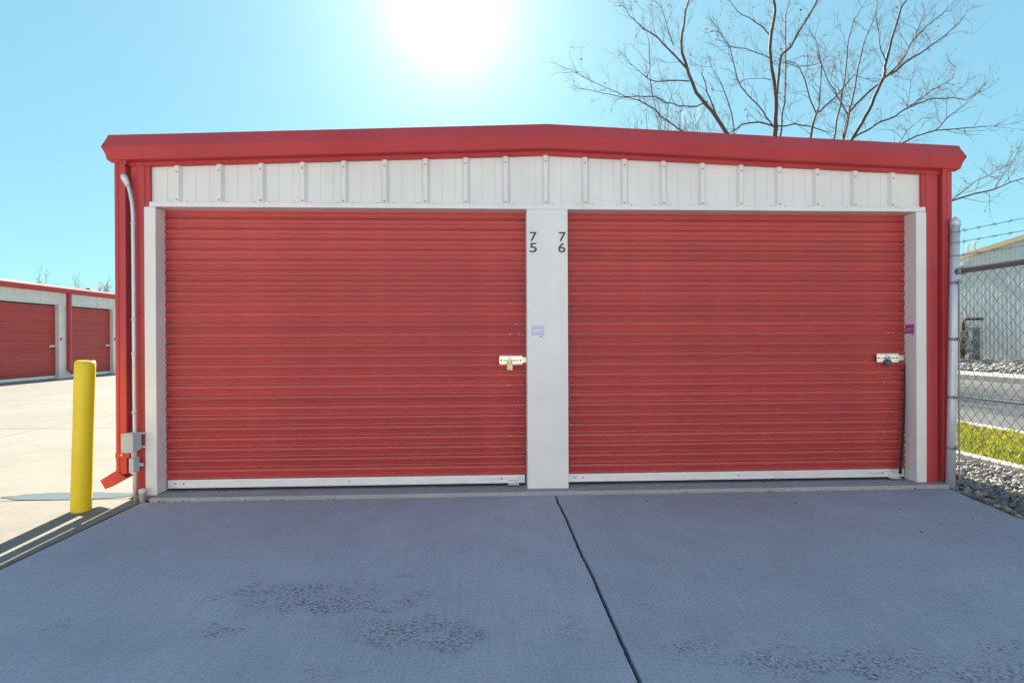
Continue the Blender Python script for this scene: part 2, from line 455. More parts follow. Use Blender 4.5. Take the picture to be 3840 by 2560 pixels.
for a, b in ((XL - .10, RX), (RX, XR + .10)):
    za, zb = rake(2.742, a), rake(2.742, b)
    rf.add([(a,-.03,za),(b,-.03,zb),(b,YB+.1,zb),(a,YB+.1,za),(a,-.03,za-.03),(b,-.03,zb-.03),(b,YB+.1,zb-.03),(a,YB+.1,za-.03)],
           [(0,1,2,3),(7,6,5,4),(0,4,5,1),(1,5,6,2),(2,6,7,3),(3,7,4,0)])
    n = int(abs(b - a) / .305)
    for i in range(n):
        x = a + (i + .5) * (b - a) / n
        rf.add([(x-.03,-.03,rake(2.743,x)),(x+.03,-.03,rake(2.743,x)),(x+.012,-.03,rake(2.768,x)),(x-.012,-.03,rake(2.768,x)),
                (x-.03,YB,rake(2.743,x)),(x+.03,YB,rake(2.743,x)),(x+.012,YB,rake(2.768,x)),(x-.012,YB,rake(2.768,x))],
               [(0,1,2,3),(1,5,6,2),(2,6,7,3),(3,7,4,0),(7,6,5,4)])
rf.build('roof', M['galv'], B)
# inner face of the gable above the doors, then the wall panels
gw = MB(); gw.box(-2.47, 3.45, .045, .075, 2.14, 2.48)
gw.build('gable_backing', M['cream'], B)
RIBS = [-2.273 + .305 * i for i in range(19)]
def panel_mesh(x0, x1, rib_c):
    """ribbed sheet: major rib with sloped flanks near the right edge, two shallow stiffening lines"""
    prof = [(x0, 0), ]
    if rib_c is not None:
        c = rib_c
        lo = c - .305 + .033
        for q in (.085, .185):
            s_ = lo + q
            if s_ - .006 > x0: prof += [(s_ - .006, 0), (s_ - .003, -.0045), (s_ + .003, -.0045), (s_ + .006, 0)]
        prof += [(c - .033, 0), (c - .018, -.030), (c + .010, -.030), (c + .027, 0)]
    prof += [(x1, 0)]
    mb = MB(); secs = []
    for (x, y) in prof:
        top = rake(2.60, x)
        secs.append([(x, .022 + y, 2.150), (x, .022 + y, top)])
    mb.loft(secs)
    return mb
edges = [-2.472] + [r + .0275 for r in RIBS] + [3.448]
for i in range(len(edges) - 1):
    c = RIBS[i] if i < 19 else None
    mb = panel_mesh(edges[i], edges[i+1] - .0004, c)
    p = mb.build('wall_panel', M['cream'], B)
    sc = MB()
    if c is not None:
        for z in (2.185,): sc.lathe([(.0065, 0), (.0065, -.003), (.0035, -.006)], 8, (c - .004, -.008, z), 'y')
        for dx in (-.06, .055): sc.lathe([(.0065, 0), (.0065, -.003), (.0035, -.006)], 8, (c + dx, .022, 2.175), 'y')
        sc.lathe([(.0065, 0), (.0065, -.003), (.0035, -.006)], 8, (c - .004, -.008, rake(2.50, c)), 'y')
        stuff(sc.build('screws', M['screw'], p))
# rake trim: folded box with a pointed nose, two lengths mitred at the ridge, returned ends
def rake_sec(x, z0=0):
    return [(x, .03, rake(2.762, x)), (x, -.055, rake(2.764, x)), (x, -.112, rake(2.662, x)), (x, -.068, rake(2.580, x)), (x, -.012, rake(2.574, x)), (x, -.012, rake(2.60, x))]
for a, b in ((-2.735, RX), (RX, 3.708)):
    mb = MB(); n = 10
    secs = [rake_sec(a + (b - a) * i / n) for i in range(n + 1)]
    e = -1 if a < 0 else 1
    mb.loft(secs)
    # the eave gutter shows the same profile, so the end runs round the corner
    xo = a if e < 0 else b
    s0 = rake_sec(xo)
    prof = [(0, 2.633), (.0, 2.633), (e * .057, 2.535), (e * .013, 2.455), (e * -.05, 2.449)]
    # mitred return: same profile turned to run along +y
    ret = []
    for (q, sec) in zip((0, 0, .057, .013, -.045), s0[:5]):
        ret.append((xo + e * (q - .040), YB if False else .0, sec[2]))
    def gut(y): return [(xo + e * (-.085), y, s0[0][2]), (xo + e * .0, y, s0[1][2]), (xo + e * .0 + e * .0, y, s0[2][2]), (xo + e * -.028, y, s0[3][2]), (xo + e * -.085, y, s0[4][2]), (xo + e * -.085, y, s0[5][2])]
    o = mb.build('rake_trim', M['red_trim'], B)
    so = o.modifiers.new('thickness', 'SOLIDIFY'); so.thickness = .0015
    # lap joint near the end: a second sheet standing 1.5 mm proud, with a rivet
    xj = -2.47 if e < 0 else 3.43
    lap = MB(); lap.loft([[(x_, y_ - .0022, z_) for (x_, y_, z_) in rake_sec(q)[1:4]] for q in ((xo, xj) if e < 0 else (xj, xo))])
    lap.lathe([(.006, 0), (.004, -.004)], 8, (xj - e * -.012, -.082, rake(2.60, xj)), 'y')
    lap.build('lap_joint', M['red_trim'], o)
for e, xo, wl_ in ((-1, -2.735, XL), (1, 3.708, XR)):
    # eave gutter running back along the side, nose outwards
    zt, zn, zb = rake(2.764, xo), rake(2.662, xo), rake(2.580, xo)
    mb = MB()
    ix = wl_ + e * .004
    poly = [(ix, zt - .004), (xo - e * .002, zt - .003), (xo + e * .016 * 1, zn), (xo - e * .012, zb), (ix, zb - .022)]
    mb.prism(poly if e > 0 else poly[::-1], -.052, YB, 'y')
    # pointed return towards the front
    f = [(xo - e * .002, -.054, zt - .001), (xo + e * .016, -.112, zn), (xo - e * .012, -.068, zb), (xo - e * .10, -.05, zb - .01)]
    b_ = [(xo - e * .002, -.050, zt - .001), (xo + e * .016, -.050, zn), (xo - e * .012, -.050, zb), (xo - e * .10, -.048, zb - .01)]
    mb.loft([f, b_], True, cap=True)
    mb.build('gutter', M['red_trim'], B)
# flat red trim under the rake, with its hem
for a, b in ((-2.613, RX), (RX, 3.600)):
    mb = MB()
    top, bot = 2.588, 2.545
    secs = []
    for x in (a, b):
        secs.append([(x, .016, rake(top, x)), (x, -.011, rake(top, x)), (x, -.013, rake(bot + .004, x)), (x, -.017, rake(bot, x)), (x, .016, rake(bot, x))])
    mb.loft(secs, True, cap=True)
    o = mb.build('gable_trim', M['red_trim'], B)
    sc = MB()
    for i in range(20):
        x = -2.57 + i * .305
        if min(a, b) + .02 < x < max(a, b) - .02:
            sc.lathe([(.0065, 0), (.0065, -.003), (.0035, -.006)], 8, (x, -.0125, rake(2.562, x)), 'y')
    stuff(sc.build('screws', M['red_trim'], o))
# header trim above the doors
mb = MB()
mb.prism([(.045, 2.168), (-.014, 2.168), (-.016, 2.164), (-.016, 2.131), (.112, 2.131), (.112, 2.140), (.045, 2.140)], -2.470, 3.468, 'x')
mb.build('header_trim', M['cream_trim'], B, .0015)
# corner trims: folded red sheet with a shallow pressed step
def corner(e):
    o_, i_ = (XL, -2.471) if e < 0 else (XR, 3.447)     # outer, inner x
    mb = MB()
    x = lambda q: o_ - e * q
    wdt = abs(o_ - i_)
    prof = [(x(0), .06), (x(0), -.004), (x(.050), -.004), (x(.058), -.014), (x(.098), -.014), (x(.106), -.004), (x(wdt), -.004), (x(wdt), .03), (x(.03), .03), (x(.03), .06)]
    mb.prism(prof if e < 0 else prof[::-1], .004, 2.452, 'z')
    return mb.build('corner_trim', M['red_trim'], B, .0015)
corner(-1); corner(1)
# door jambs and the pier between the doors
def jamb(x0, x1, z1):
    mb = MB(); mb.box(x0, x1, -.020, .118, .003, z1)
    return mb.build('door_jamb', M['cream_trim'], B, .003)
jl = jamb(-2.506, -2.424, 2.1285)
jr = jamb(3.388, 3.471, 2.1285)
mb = MB(); mb.box(.3195, .633, -.022, .118, .003, 2.1285)
pier = mb.build('door_pier', M['cream_trim'], B, .003)
mb = MB(); mb.box(.33, .62, .118, .16, 0, 2.13); mb.box(-2.50, -2.424, .119, .16, 0, 2.13); mb.box(3.388, 3.47, .119, .16, 0, 2.13)
mb.box(-2.45, 3.42, .18, .20, 0, 2.3); mb.build('inner_lining', M['dark_metal'], B)
def digit(ch, x0, z0, x1, z1):
    cu = bpy.data.curves.new('numeral', 'FONT'); cu.body = ch; cu.size = .1; cu.extrude = .0006; cu.offset = .0012
    o = bpy.data.objects.new('numeral', cu); COL.objects.link(o); o.parent = pier
    cu.materials.append(M['digit'])
    bpy.context.view_layer.update()
    me_ = bpy.data.meshes.new_from_object(o); bpy.data.objects.remove(o)
    o = link('numeral', me_, pier)
    bpy.context.view_layer.update()
    bb = [Vector(q) for q in o.bound_box]
    mnx, mxx = min(q.x for q in bb), max(q.x for q in bb); mny, mxy = min(q.y for q in bb), max(q.y for q in bb)
    sx, sz = (x1 - x0) / (mxx - mnx), (z1 - z0) / (mxy - mny)
    o.rotation_euler = (R(90), 0, 0); o.scale = (sx, sz, 1)
    o.location = (x0 - mnx * sx, -.0233, z0 - mny * sz)
    o['label'] = 'dark numeral %s on the pier' % ch
digit('7', .343, 1.885, .398, 1.956); digit('5', .341, 1.800, .397, 1.873)
digit('7', .565, 1.885, .620, 1.956); digit('6', .560, 1.800, .615, 1.873)
# notices
mb = MB()
x0, x1, z0, z1 = .3525, .4515, 1.1535, 1.244
mb.box(x0, x1, -.0242, -.0222, z0, z1)
mb.box(x0 + .001, x1 - .001, -.0250, -.0243, z0 + .001, z0 + .018, 1)
for (a, b, c_, d) in ((.06, .93, .60, .68), (.06, .62, .46, .53), (.03, .95, .80, .95)):
    mb.box(x0 + a * (x1-x0), x0 + b * (x1-x0), -.0247, -.0243, z0 + c_ * (z1-z0), z0 + d * (z1-z0), 1 if c_ < .7 else 2)
mb.box(x0 + .065, x0 + .088, -.0256, -.0251, z0 + .003, z0 + .014, 3)
mb.build('notice', [M['lav'], M['white_print'], M['lav'], M['grey_print']], pier)['label'] = 'faded lavender notice stuck on the pier'
mb = MB()
y0, y1, z0, z1 = .004, .098, 1.150, 1.247; xx = 3.388
mb.box(xx - .0016, xx - .0002, y0, y1, z0 + .022, z1)
mb.box(xx - .0018, xx - .0003, y0 - .001, y1 - .001, z0, z0 + .0215, 1)
for (a, b, c_, d) in ((.08, .9, .60, .67), (.36, .9, .46, .54)):
    mb.box(xx - .0022, xx - .0017, y0 + a * (y1-y0), y0 + b * (y1-y0), z0 + c_ * (z1-z0), z0 + d * (z1-z0), 2)
mb.box(xx - .0024, xx - .0019, y0 + .004, y0 + .024, z0 + .004, z0 + .03, 3)
mb.build('notice', [M['mag'], M['white_print'], M['pink_print'], M['grey_print']], jr)['label'] = 'magenta notice on the right-hand jamb'

# roll-up doors
PITCH, NS, ZB = .0795, 26, .086
def slat_mesh(w_, name='slat'):
    prof = [(0, .014), (.0028, .014), (.0033, -.0035), (.009, -.0055), (.016, -.0045), (.0205, .005), (.036, .0015), (.046, -.0055), (.058, -.0080), (.069, -.0065), (.0742, -.004), (.0748, .014), (PITCH, .014)]
    mb = MB(); mb.loft([[(0, y, z) for (z, y) in prof], [(w_, y, z) for (z, y) in prof]])
    return mb.mesh(name, M['red_door'])
def door(x0, x1, lx, label, latch_mat):
    mb = MB()                                           # guides, rubber seal, curtain backing
    mb.box(x0 + .001, x0 + .030, .118, .130, .004, 2.128); mb.box(x1 - .030, x1 - .001, .118, .130, .004, 2.128)
    mb.box(x0 + .031, x1 - .031, .118, .128, .002, .022, 1)
    mb.box(x0 + .002, x1 - .002, .132, .140, .002, 2.13, 1)
    D = mb.build('roll_up_door', [M['dark_metal'], M['rubber']], B)
    D['label'] = label
    me = slat_mesh(x1 - x0 - .001)
    for i in range(NS):
        s_ = link('slat', me, D); s_.location = (x0 + .0005, .108, ZB + i * PITCH)
    b = MB()
    b.box(x0 + .012, x1 - .012, .098, .120, .024, ZB - .001)
    b.box(x0 + .012, x1 - .012, .085, .0975, .024, .031)
    n = 5
    for x in (x0 + .07, x0 + .13, x1 - .25, x1 - .19, (x0 + x1) / 2):
        b.lathe([(.007, 0), (.007, -.003), (.003, -.006)], 8, (x, .0979, .055), 'y', 1)
    b.build('bottom_bar', [M['alu'], M['screw']], D, .002)
    ch = MB(); rr = random.Random(int(lx * 100))          # chipped paint by the latch
    for i in range(15):
        x = lx + (.075 if i % 3 else .14) + rr.gauss(0, .012); k_ = rr.choice((3, 5, 6, 8, 9, 10, 13, 14, 15, 16)); r_ = rr.uniform(.0022, .005)
        zz = ZB + k_ * PITCH + .0605; ch.add([(x + r_ * math.cos(q) * 1.3, .1003, zz + r_ * .8 * math.sin(q)) for q in (0, .9, 1.9, 3.1, 4.2, 5.3)], [(5, 4, 3, 2, 1, 0)])
    stuff(ch.build('paint_chips', M['white_print'], D))
    # lift handle and step plate
    h = MB(); h.box(x1 - .30, x1 - .20, .090, .0975, .050, .058); h.box(x1 - .29, x1 - .21, .084, .0975, .058, .062)
    h.build('lift_handle', M['alu'], D, .002)
    st = MB()
    sx = x1 - .145
    st.box(sx, sx + .085, .060, .097, .012, .018); st.box(sx, sx + .085, .090, .0968, .018, .046)
    st.build('step_plate', M['galv'], D, .002)
    # slide latch: folded plate with slot, bolt tongue, screws
    zc = .979
    l = MB()
    l.box(lx, lx + .185, .080, .0835, zc - .026, zc + .026)
    l.box(lx, lx + .185, .0835, .103, zc + .022, zc + .026); l.box(lx, lx + .185, .0835, .103, zc - .026, zc - .022)
    l.box(lx + .004, lx + .18, .0836, .100, zc + .026, zc + .036, 1); l.box(lx + .004, lx + .18, .0836, .100, zc - .036, zc - .026, 1)
    l.box(lx + .030, lx + .150, .0788, .0799, zc - .006, zc + .001, 2)
    l.box(lx + .062, lx + .150, .073, .0787, zc + .002, zc + .016)
    l.box(lx + .186, lx + .228, .084, .096, zc - .020, zc + .022, 0)
    for x in (lx + .014, lx + .165): l.lathe([(.007, 0), (.007, -.003), (.003, -.006)], 10, (x, .0799, zc), 'y', 2)
    l.build('latch', [latch_mat, M['galv'], M['dark_metal']], D, .0012)
    return D
door(-2.423, .3190, .110, 'roll-up door left of the numbered pier', M['zinc'])
door(.6335, 3.3875, 3.138, 'roll-up door right of the numbered pier', metal('pale_zinc', (.72, .74, .66), .35, .2, .8))

# downspouts
def downspout(x0, x1, kick):
    mb = MB(); y0, y1 = -.035, .045
    n = 5
    prof = [(x0, y0)] + [(x0 + (x1-x0) * q, y0 + d) for q, d in ((.30, 0), (.34, .006), (.46, .006), (.50, 0))] + [(x1, y0), (x1, y1), (x0, y1)]
    zb = .165 if kick else .02
    mb.prism(prof, zb, 2.47, 'z')
    o = mb.build('downspout', M['red_trim'], B, .002)
    if kick:
        el = MB()
        c0 = [(x0, y0, .165), (x1, y0, .165), (x1, y1, .165), (x0, y1, .165)]
        c1 = [(x0 - .003, y0 - .002, .188), (x1 + .001, y0 - .002, .140), (x1 + .001, y1, .140), (x0 - .003, y1, .188)]
        c2 = [(x0 - .080, y0 - .05, .132), (x0 - .045, y0 - .05, .070), (x0 - .045, y1 - .045, .070), (x0 - .080, y1 - .045, .132)]
        el.loft([c1, c2], True)
        e = el.build('elbow', M['red_trim'], o); so = e.modifiers.new('thickness', 'SOLIDIFY'); so.thickness = .0015
        st = MB(); st.box(x0 - .003, x1 + .02, y0 - .003, y0 - .0005, .285, .325)
        st.lathe([(.009, 0), (.009, -.004), (.005, -.008)], 10, (x0 + .045, y0 - .0035, .305), 'y', 1)
        st.build('strap', [M['red_trim'], M['zinc']], o)
    return o
downspout(-2.706, -2.629, True)
downspout(3.592, 3.668, False)

# padlocks hang from the latches
def padlock(loc, label, body_mat, disc):
    t = thing('padlock', label, 'padlock', loc, 'padlocks on the roll-up doors')
    mb = MB()
    if disc: mb.lathe([(.024, -.012), (.028, -.008), (.028, .008), (.024, .012)], 20, (0, 0, -.028), 'y')
    else: mb.prism([(-.022, -.058), (.022, -.058), (.022, -.006), (.018, -.002), (-.018, -.002), (-.022, -.006)], -.009, .009, 'y')
    mb.build('lock_body', body_mat, t, .002)
    s_ = MB(); pts = [(-.013, 0, -.008), (-.013, 0, .022)] + [(-.013 * math.cos(a), 0, .022 + .013 * math.sin(a)) for a in (.6, 1.2, 1.57, 1.94, 2.54)] + [(.013, 0, .022), (.013, 0, -.008)]
    if disc: pts = [(p[0] * .8, p[1], p[2] * .8) for p in pts]
    s_.tube(pts, .0038, 8); s_.build('shackle', M['chrome'], t)
    return t
padlock((.190, .066, .960), 'brass padlock hanging from the latch beside the numbered pier', M['brass'], False)
padlock((3.222, .066, .968), 'round black padlock hanging from the latch near the magenta notice', M['dark_metal'], True)
# the black pull rope of the right-hand door
mb = MB(); mb.tube([(3.365, .078, .93), (3.358, .070, .62), (3.340, .064, .35), (3.318, .058, .14), (3.305, .05, .055)], [.006, .008, .010, .011, .012], 6)
tag(mb.build('pull_rope', M['rope']), 'black rope hanging in the right-hand corner of the roll-up door', 'rope')

# electrical conduit with its boxes, clipped to the corner
E_ = thing('electrical_conduit', 'grey electrical conduit with two boxes running up the red corner trim', 'conduit', (-2.565, -.045, GZ))
def rel(p): return (p[0] + 2.565, p[1] + .045, p[2] - GZ)
cx, cy = -2.567, -.046
mb = MB()
mb.tube([rel(p) for p in ((cx + .006, cy - .004, GZ - .03), (cx + .004, cy, .20), (cx, cy, .8), (cx, cy, 1.5), (cx - .002, cy, 2.06), (cx - .008, cy, 2.15), (cx - .022, cy + .004, 2.215), (cx - .036, cy + .010, 2.262), (cx - .042, cy + .012, 2.285))], .0125, 12)
mb.build('pipe', M['galv'], E_)
mb = MB(); mb.tube([rel(p) for p in ((cx - .038, cy + .008, 2.268), (cx - .042, cy + .004, 2.285), (cx - .052, cy - .012, 2.325), (cx - .058, cy - .012, 2.345), (cx - .060, cy - .010, 2.352))], [.015, .019, .024, .022, .012], 12)
mb.build('fitting', M['galv'], E_)
for z in (2.0, 1.30, 1.05, .62):
    mb = MB(); mb.tube([rel((cx, cy, z - .012)), rel((cx, cy, z + .012))], .0165, 12); mb.build('coupling', M['galv'], E_)
mb = MB(); mb.box(*[v for v in (rel((-2.606, 0, 0))[0], rel((-2.528, 0, 0))[0])], rel((0, -.128, 0))[1], rel((0, -.022, 0))[1], .343 - GZ, .474 - GZ)
bx = mb.build('junction_box', M['grey_box'], E_, .004)
mb = MB(); mb.box(rel((-2.610, 0, 0))[0], rel((-2.524, 0, 0))[0], rel((0, -.1335, 0))[1], rel((0, -.1285, 0))[1], .339 - GZ, .478 - GZ)
for x in (-2.60, -2.534):
    for z in (.352, .465): mb.lathe([(.005, 0), (.003, -.003)], 8, rel((x, -.1337, z)), 'y', 1)
mb.build('cover', [M['grey_box'], M['screw']], bx, .002)
mb = MB(); mb.box(*[rel((v, 0, 0))[0] for v in (-2.578, -2.541)], rel((0, -.098, 0))[1], rel((0, -.025, 0))[1], .186 - GZ, .292 - GZ)
mb.tube([rel((-2.567, -.055, .29)), rel((-2.567, -.055, .345))], .017, 12)
mb.box(*[rel((v, 0, 0))[0] for v in (-2.5405, -2.512)], rel((0, -.040, 0))[1], rel((0, -.02, 0))[1], .22 - GZ, .245 - GZ)
mb.build('switch_box', M['grey_box'], E_, .004)
for z in (.362, .462):
    mb = MB(); mb.box(*[rel((v, 0, 0))[0] for v in (-2.5275, -2.503)], rel((0, -.035, 0))[1], rel((0, -.0225, 0))[1], z - GZ - .006, z - GZ + .008); mb.build('bracket', M['galv'], E_, .001)
mb = MB(); mb.lathe([(.021, -.03), (.021, .058), (.025, .058), (.025, .088), (.020, .092)], 16, (-2.505, -.060, GZ))
tag(mb.build('pipe_stub', M['pvc']), 'short capped white pipe stub beside the foot of the conduit', 'pipe')

# bollard
BL = thing('bollard', 'yellow steel bollard leaning slightly at the sunlit corner', 'bollard', (-2.797, -.266, GZ))
BL.rotation_euler = (0, R(1.9), 0)
mb = MB(); prof = [(.0615, -.02), (.0615, .0)] + [(.0612 + .0006 * math.sin(z * 9), z) for z in [i * .07 for i in range(1, 15)]] + [(.0615, 1.022), (.058, 1.026)]
mb.lathe(prof, 32); mb.build('pipe', M['yellow'], BL)
mb = MB(); mb.lathe([(.0575, 1.020), (.0570, 1.030), (.052, 1.0345), (.030, 1.0365), (.004, 1.037)], 28)
for i, v in enumerate(mb.v): mb.v[i] = (v[0], v[1], v[2] + .006 * noise.noise(Vector((v[0] * 40, v[1] * 40, 1))))
mb.build('cap', M['yellow'], BL)

# ------------------------------------------------------------------ chain-link fence along the right boundary
FY0, FY1 = -.073, -3.60
def fx(z): return 3.618 + .0215 * z
F = thing('chain_link_fence', 'galvanised chain-link fence topped with three strands of barbed wire', 'fence', (3.62, FY0, GZ))
def fr(x, y, z): return (x - 3.62, y - FY0, z - GZ)
for y in (FY0, FY1):
    mb = MB(); mb.tube([fr(fx(z), y, z) for z in (-.08, .6, 1.3, 2.03)], .0315, 20); p = mb.build('post', M['galv'], F)
    mb = MB(); mb.lathe([(.036, 0), (.036, .042), (.031, .056), (.016, .066), (.011, .074), (.004, .079)], 20, fr(fx(2.0), y, 2.0)); mb.build('post_cap', M['galv'], p)
    mb = MB(); mb.box(*(lambda a: (a[0] - .004, a[0] + .004))(fr(fx(.8) + .006, 0, 0)), *sorted((fr(0, y + (-.052 if y == FY0 else .052), 0)[1], fr(0, y + (-.062 if y == FY0 else .062), 0)[1])), .08, 1.62)
    mb.build('tension_bar', M['wire'], F)
    for z in (1.565, 1.128, .677, .285):
        mb = MB()
        c = fr(fx(z), y, z); mb.lathe([(.0335, -.011), (.0335, .011)], 20, c)
        s = -1 if y == FY0 else 1
        mb.box(c[0] - .006, c[0] + .010, *sorted((c[1] + s * .028, c[1] + s * .062)), c[2] - .011, c[2] + .011)
        mb.build('tension_band', M['wire'], F)
mb = MB(); mb.tube([fr(fx(1.65), FY0 - .02, 1.65), fr(fx(1.65), FY1 + .02, 1.65)], .021, 14)
mb.lathe([(.026, 0), (.026, .05)], 16, fr(fx(1.65), FY0 - .085, 1.65), 'y')
mb.build('top_rail', M['wire'], F)
for z0_, dz in ((1.961, -.037), (1.876, -.040), (1.774, -.028)):
    mb = MB(); n = 24; rr = random.Random(int(z0_ * 100))
    pa = []; pb = []
    for i in range(160):
        t_ = i / 159; y = FY0 - .028 + (FY1 - FY0 + .056) * t_; z = z0_ - .045 * math.sin(math.pi * t_) * .6 + dz * .0
        a = t_ * 330
        pa.append(fr(fx(z0_) + .0022 * math.cos(a), y, z + .0022 * math.sin(a))); pb.append(fr(fx(z0_) - .0022 * math.cos(a), y, z - .0022 * math.sin(a)))
    mb.tube(pa, .0016, 4); mb.tube(pb, .0016, 4)
    k = 0; y = FY0 - .09
    while y > FY1 + .05:
        t_ = (y - FY0) / (FY1 - FY0); z = z0_ - .045 * math.sin(math.pi * t_) * .6
        for q in range(2):
            a = rr.uniform(0, 3.1)
            d = Vector((math.cos(a), rr.uniform(-.3, .3), math.sin(a))) * .019
            c = Vector(fr(fx(z0_), y + .006 * q, z)); mb.tube([c - d, c + d], .0014, 4)
        mb.tube([fr(fx(z0_), y - .010, z), fr(fx(z0_), y + .014, z)], .0042, 6)
        y -= .127
    mb.tube([fr(fx(z0_) + .034 * math.cos(a), FY0 + .034 * math.sin(a), z0_) for a in [i * .5 for i in range(14)]], .0026, 5)
    mb.build('barbed_wire', M['wire'], F)
mb = MB(); p = .080; h = .046; z0_, z1_ = .02, 1.645
ncol = int((FY0 - FY1 - .11) / (p / 2)); nz = int((z1_ - z0_) / h)
for cidx in range(ncol):
    yb = FY0 - .056 - cidx * p / 2
    pts = []
    for i in range(nz + 1):
        z = z0_ + i * h
        s = (i % 2)
        pts.append(fr(fx(z) + .004 * (1 if s else -1), yb - (p / 2) * (s if cidx % 2 == 0 else 1 - s), z))
    mb.tube(pts, .0023, 4, cap=False, smooth=True)
stuff(mb.build('chain_link_mesh', M['wire'], F))

# ------------------------------------------------------------------ right-hand strips: gravel, edging, lawn, kerb, road
bed = MB(); bed.add([(3.36,-14,-.080),(4.70,-14,-.080),(4.70,14,-.080),(3.60,14,-.080),(3.60,-.1,-.080)], [(0,1,2,3,4)])
bed = struct(bed.build('gravel_bed', M['soil']))
def pebble(rnd, sub=1, flat=.55):
    bm = bmesh.new(); bmesh.ops.create_icosphere(bm, subdivisions=sub, radius=1)
    o = Vector((rnd.uniform(0, 50), 0, 0)); sx, sy = rnd.uniform(.75, 1.25), rnd.uniform(.65, 1.0)
    for v in bm.verts:
        k = 1 + .26 * noise.noise(v.co * .9 + o) + .08 * noise.noise(v.co * 2.4 + o)
        v.co = Vector((v.co.x * sx, v.co.y * sy, v.co.z * flat)) * k
    vs = [tuple(v.co) for v in bm.verts]; fs = [tuple(v.index for v in f.verts) for f in bm.faces]
    bm.free(); return vs, fs
rnd = random.Random(5)
meshes = []
for i in range(9):
    vs, fs = pebble(rnd, 2); mb = MB(); mb.add(vs, fs, True); meshes.append(mb.mesh('stone', M['stone']))
n = 0
for i in range(900):                                   # the stones one can pick out, by the driveway edge
    y = -.78 + 1.1 * rnd.random() ** .8; d = rnd.random() ** 1.6 * .42
    x = edge_x(min(y, -.1)) + .02 + d
    if y > -.12 and x < 3.70: continue
    r = rnd.uniform(.014, .034)
    s = link('stone', meshes[rnd.randrange(9)], bed); s.location = (x, y, -.078 + r * .4 + .026 * rnd.random() + .02 * min(1, d * 6)); s.scale = (r, r, r)
    s.rotation_euler = (rnd.uniform(-.5, .5), rnd.uniform(-.5, .5), rnd.uniform(0, 6.3)); n += 1
    if n >= 240: break
mb = MB()
pool = [pebble(rnd, 1) for _ in range(12)]
for i in range(6800):
    near = i < 3600
    y = rnd.uniform(-1.0, 2.6) if near else rnd.uniform(-3.4, -1.0) if i < 5400 else rnd.uniform(-5, 9)
    x = rnd.uniform(3.50, 4.66)
    if x < edge_x(min(y, -.1)) + .015 or (y > -.1 and x < 3.63): continue
    r = rnd.uniform(.014, .034); a = rnd.uniform(0, 6.3); ca, sa = math.cos(a), math.sin(a)
    vs, fs = pool[rnd.randrange(12)]; tx, ty = rnd.uniform(-.4, .4), rnd.uniform(-.4, .4)
    z = -.074 + r * .35 + .035 * rnd.random()
    mb.add([(x + r * (v[0]*ca - v[1]*sa), y + r * (v[0]*sa + v[1]*ca), z + r * (v[2] + tx*v[0] + ty*v[1])) for v in vs], fs, True)
stuff(mb.build('gravel', M['gravel'], bed))
# concrete edging between gravel and lawn
mb = MB()
for i in range(12):
    y0 = -6 + i * 1.5; mb.box(4.66, 4.78, y0 + .004, y0 + 1.496, -.09, .004)
struct(mb.build('lawn_edging', M['conc_walk'], None, .008))
lawn = MB(); lawn.add([(4.78,-14,-.035),(6.42,-14,-.035),(6.42,40,-.035),(4.78,40,-.035)], [(0,1,2,3)])
struct(lawn.build('lawn', M['soil']))
mb = MB()
for i in range(40000):
    y = rnd.uniform(-.7, 5.2) if i < 24000 else rnd.uniform(5, 14) if i < 30000 else rnd.uniform(-3.4, -.7); x = rnd.uniform(4.76, 6.44)
    hgt = rnd.uniform(.025, .075) * (1 + .5 * noise.noise(Vector((x * 2, y * 2, 0)))); a = rnd.uniform(0, 6.3); w_ = rnd.uniform(.003, .006) * 1.3
    dx, dy = math.cos(a) * w_, math.sin(a) * w_; lx, ly = rnd.uniform(-.6, .6) * hgt, rnd.uniform(-.6, .6) * hgt
    mb.add([(x - dx, y - dy, -.036), (x + dx, y + dy, -.036), (x + dx * .6 + lx * .4, y + dy * .6 + ly * .4, -.036 + hgt * .6), (x + lx, y + ly, -.036 + hgt)], [(0, 1, 2), (0, 2, 3)])
stuff(mb.build('grass', M['grass']), 'green grass growing between the edging and the kerb', 'grass')
def leaf_at(mb, x, y, z, r, rnd):
    a = rnd.uniform(0, 6.3); t1, t2 = rnd.uniform(-.5, .5), rnd.uniform(-.5, .5)
    out = []
    for (u, v, q) in ((-1, 0, .1), (-.4, .5, .0), (.3, .45, .12), (1, 0, .3), (.3, -.45, .1), (-.4, -.5, .05)):
        X, Y_ = u * math.cos(a) - v * math.sin(a), u * math.sin(a) + v * math.cos(a)
        out.append((x + r * X, y + r * Y_, z + r * (q + t1 * u + t2 * v)))
    mb.add(out, [(0, 1, 2, 3, 4, 5)])
mb = MB()
for i in range(420):
    leaf_at(mb, rnd.uniform(4.8, 6.4), rnd.uniform(-.6, 4.6), rnd.uniform(.0, .04), rnd.uniform(.015, .032), rnd)
for i in range(26): leaf_at(mb, rnd.uniform(3.55, 4.6), rnd.uniform(-.8, 1.6), rnd.uniform(-.015, .01), rnd.uniform(.018, .03), rnd)
stuff(mb.build('fallen_leaves', M['dead_leaf']), 'orange and brown fallen leaves lying on the grass and gravel', 'leaves')
mb = MB()
for i in range(46):
    y = -.1 - abs(rnd.gauss(0, .008)); x = rnd.choice((rnd.uniform(-2.4, -1.0), rnd.uniform(1.4, 3.5)))
    leaf_at(mb, x, y, GZ + .006, rnd.uniform(.006, .014), rnd)
for i in range(22): leaf_at(mb, rnd.uniform(.8, 3.2), rnd.uniform(-1.2, -.15), GZ + .004, rnd.uniform(.006, .012), rnd)
for i in range(16): leaf_at(mb, rnd.uniform(-2.3, 3.3), rnd.uniform(.02, .075), .004, rnd.uniform(.006, .012), rnd)
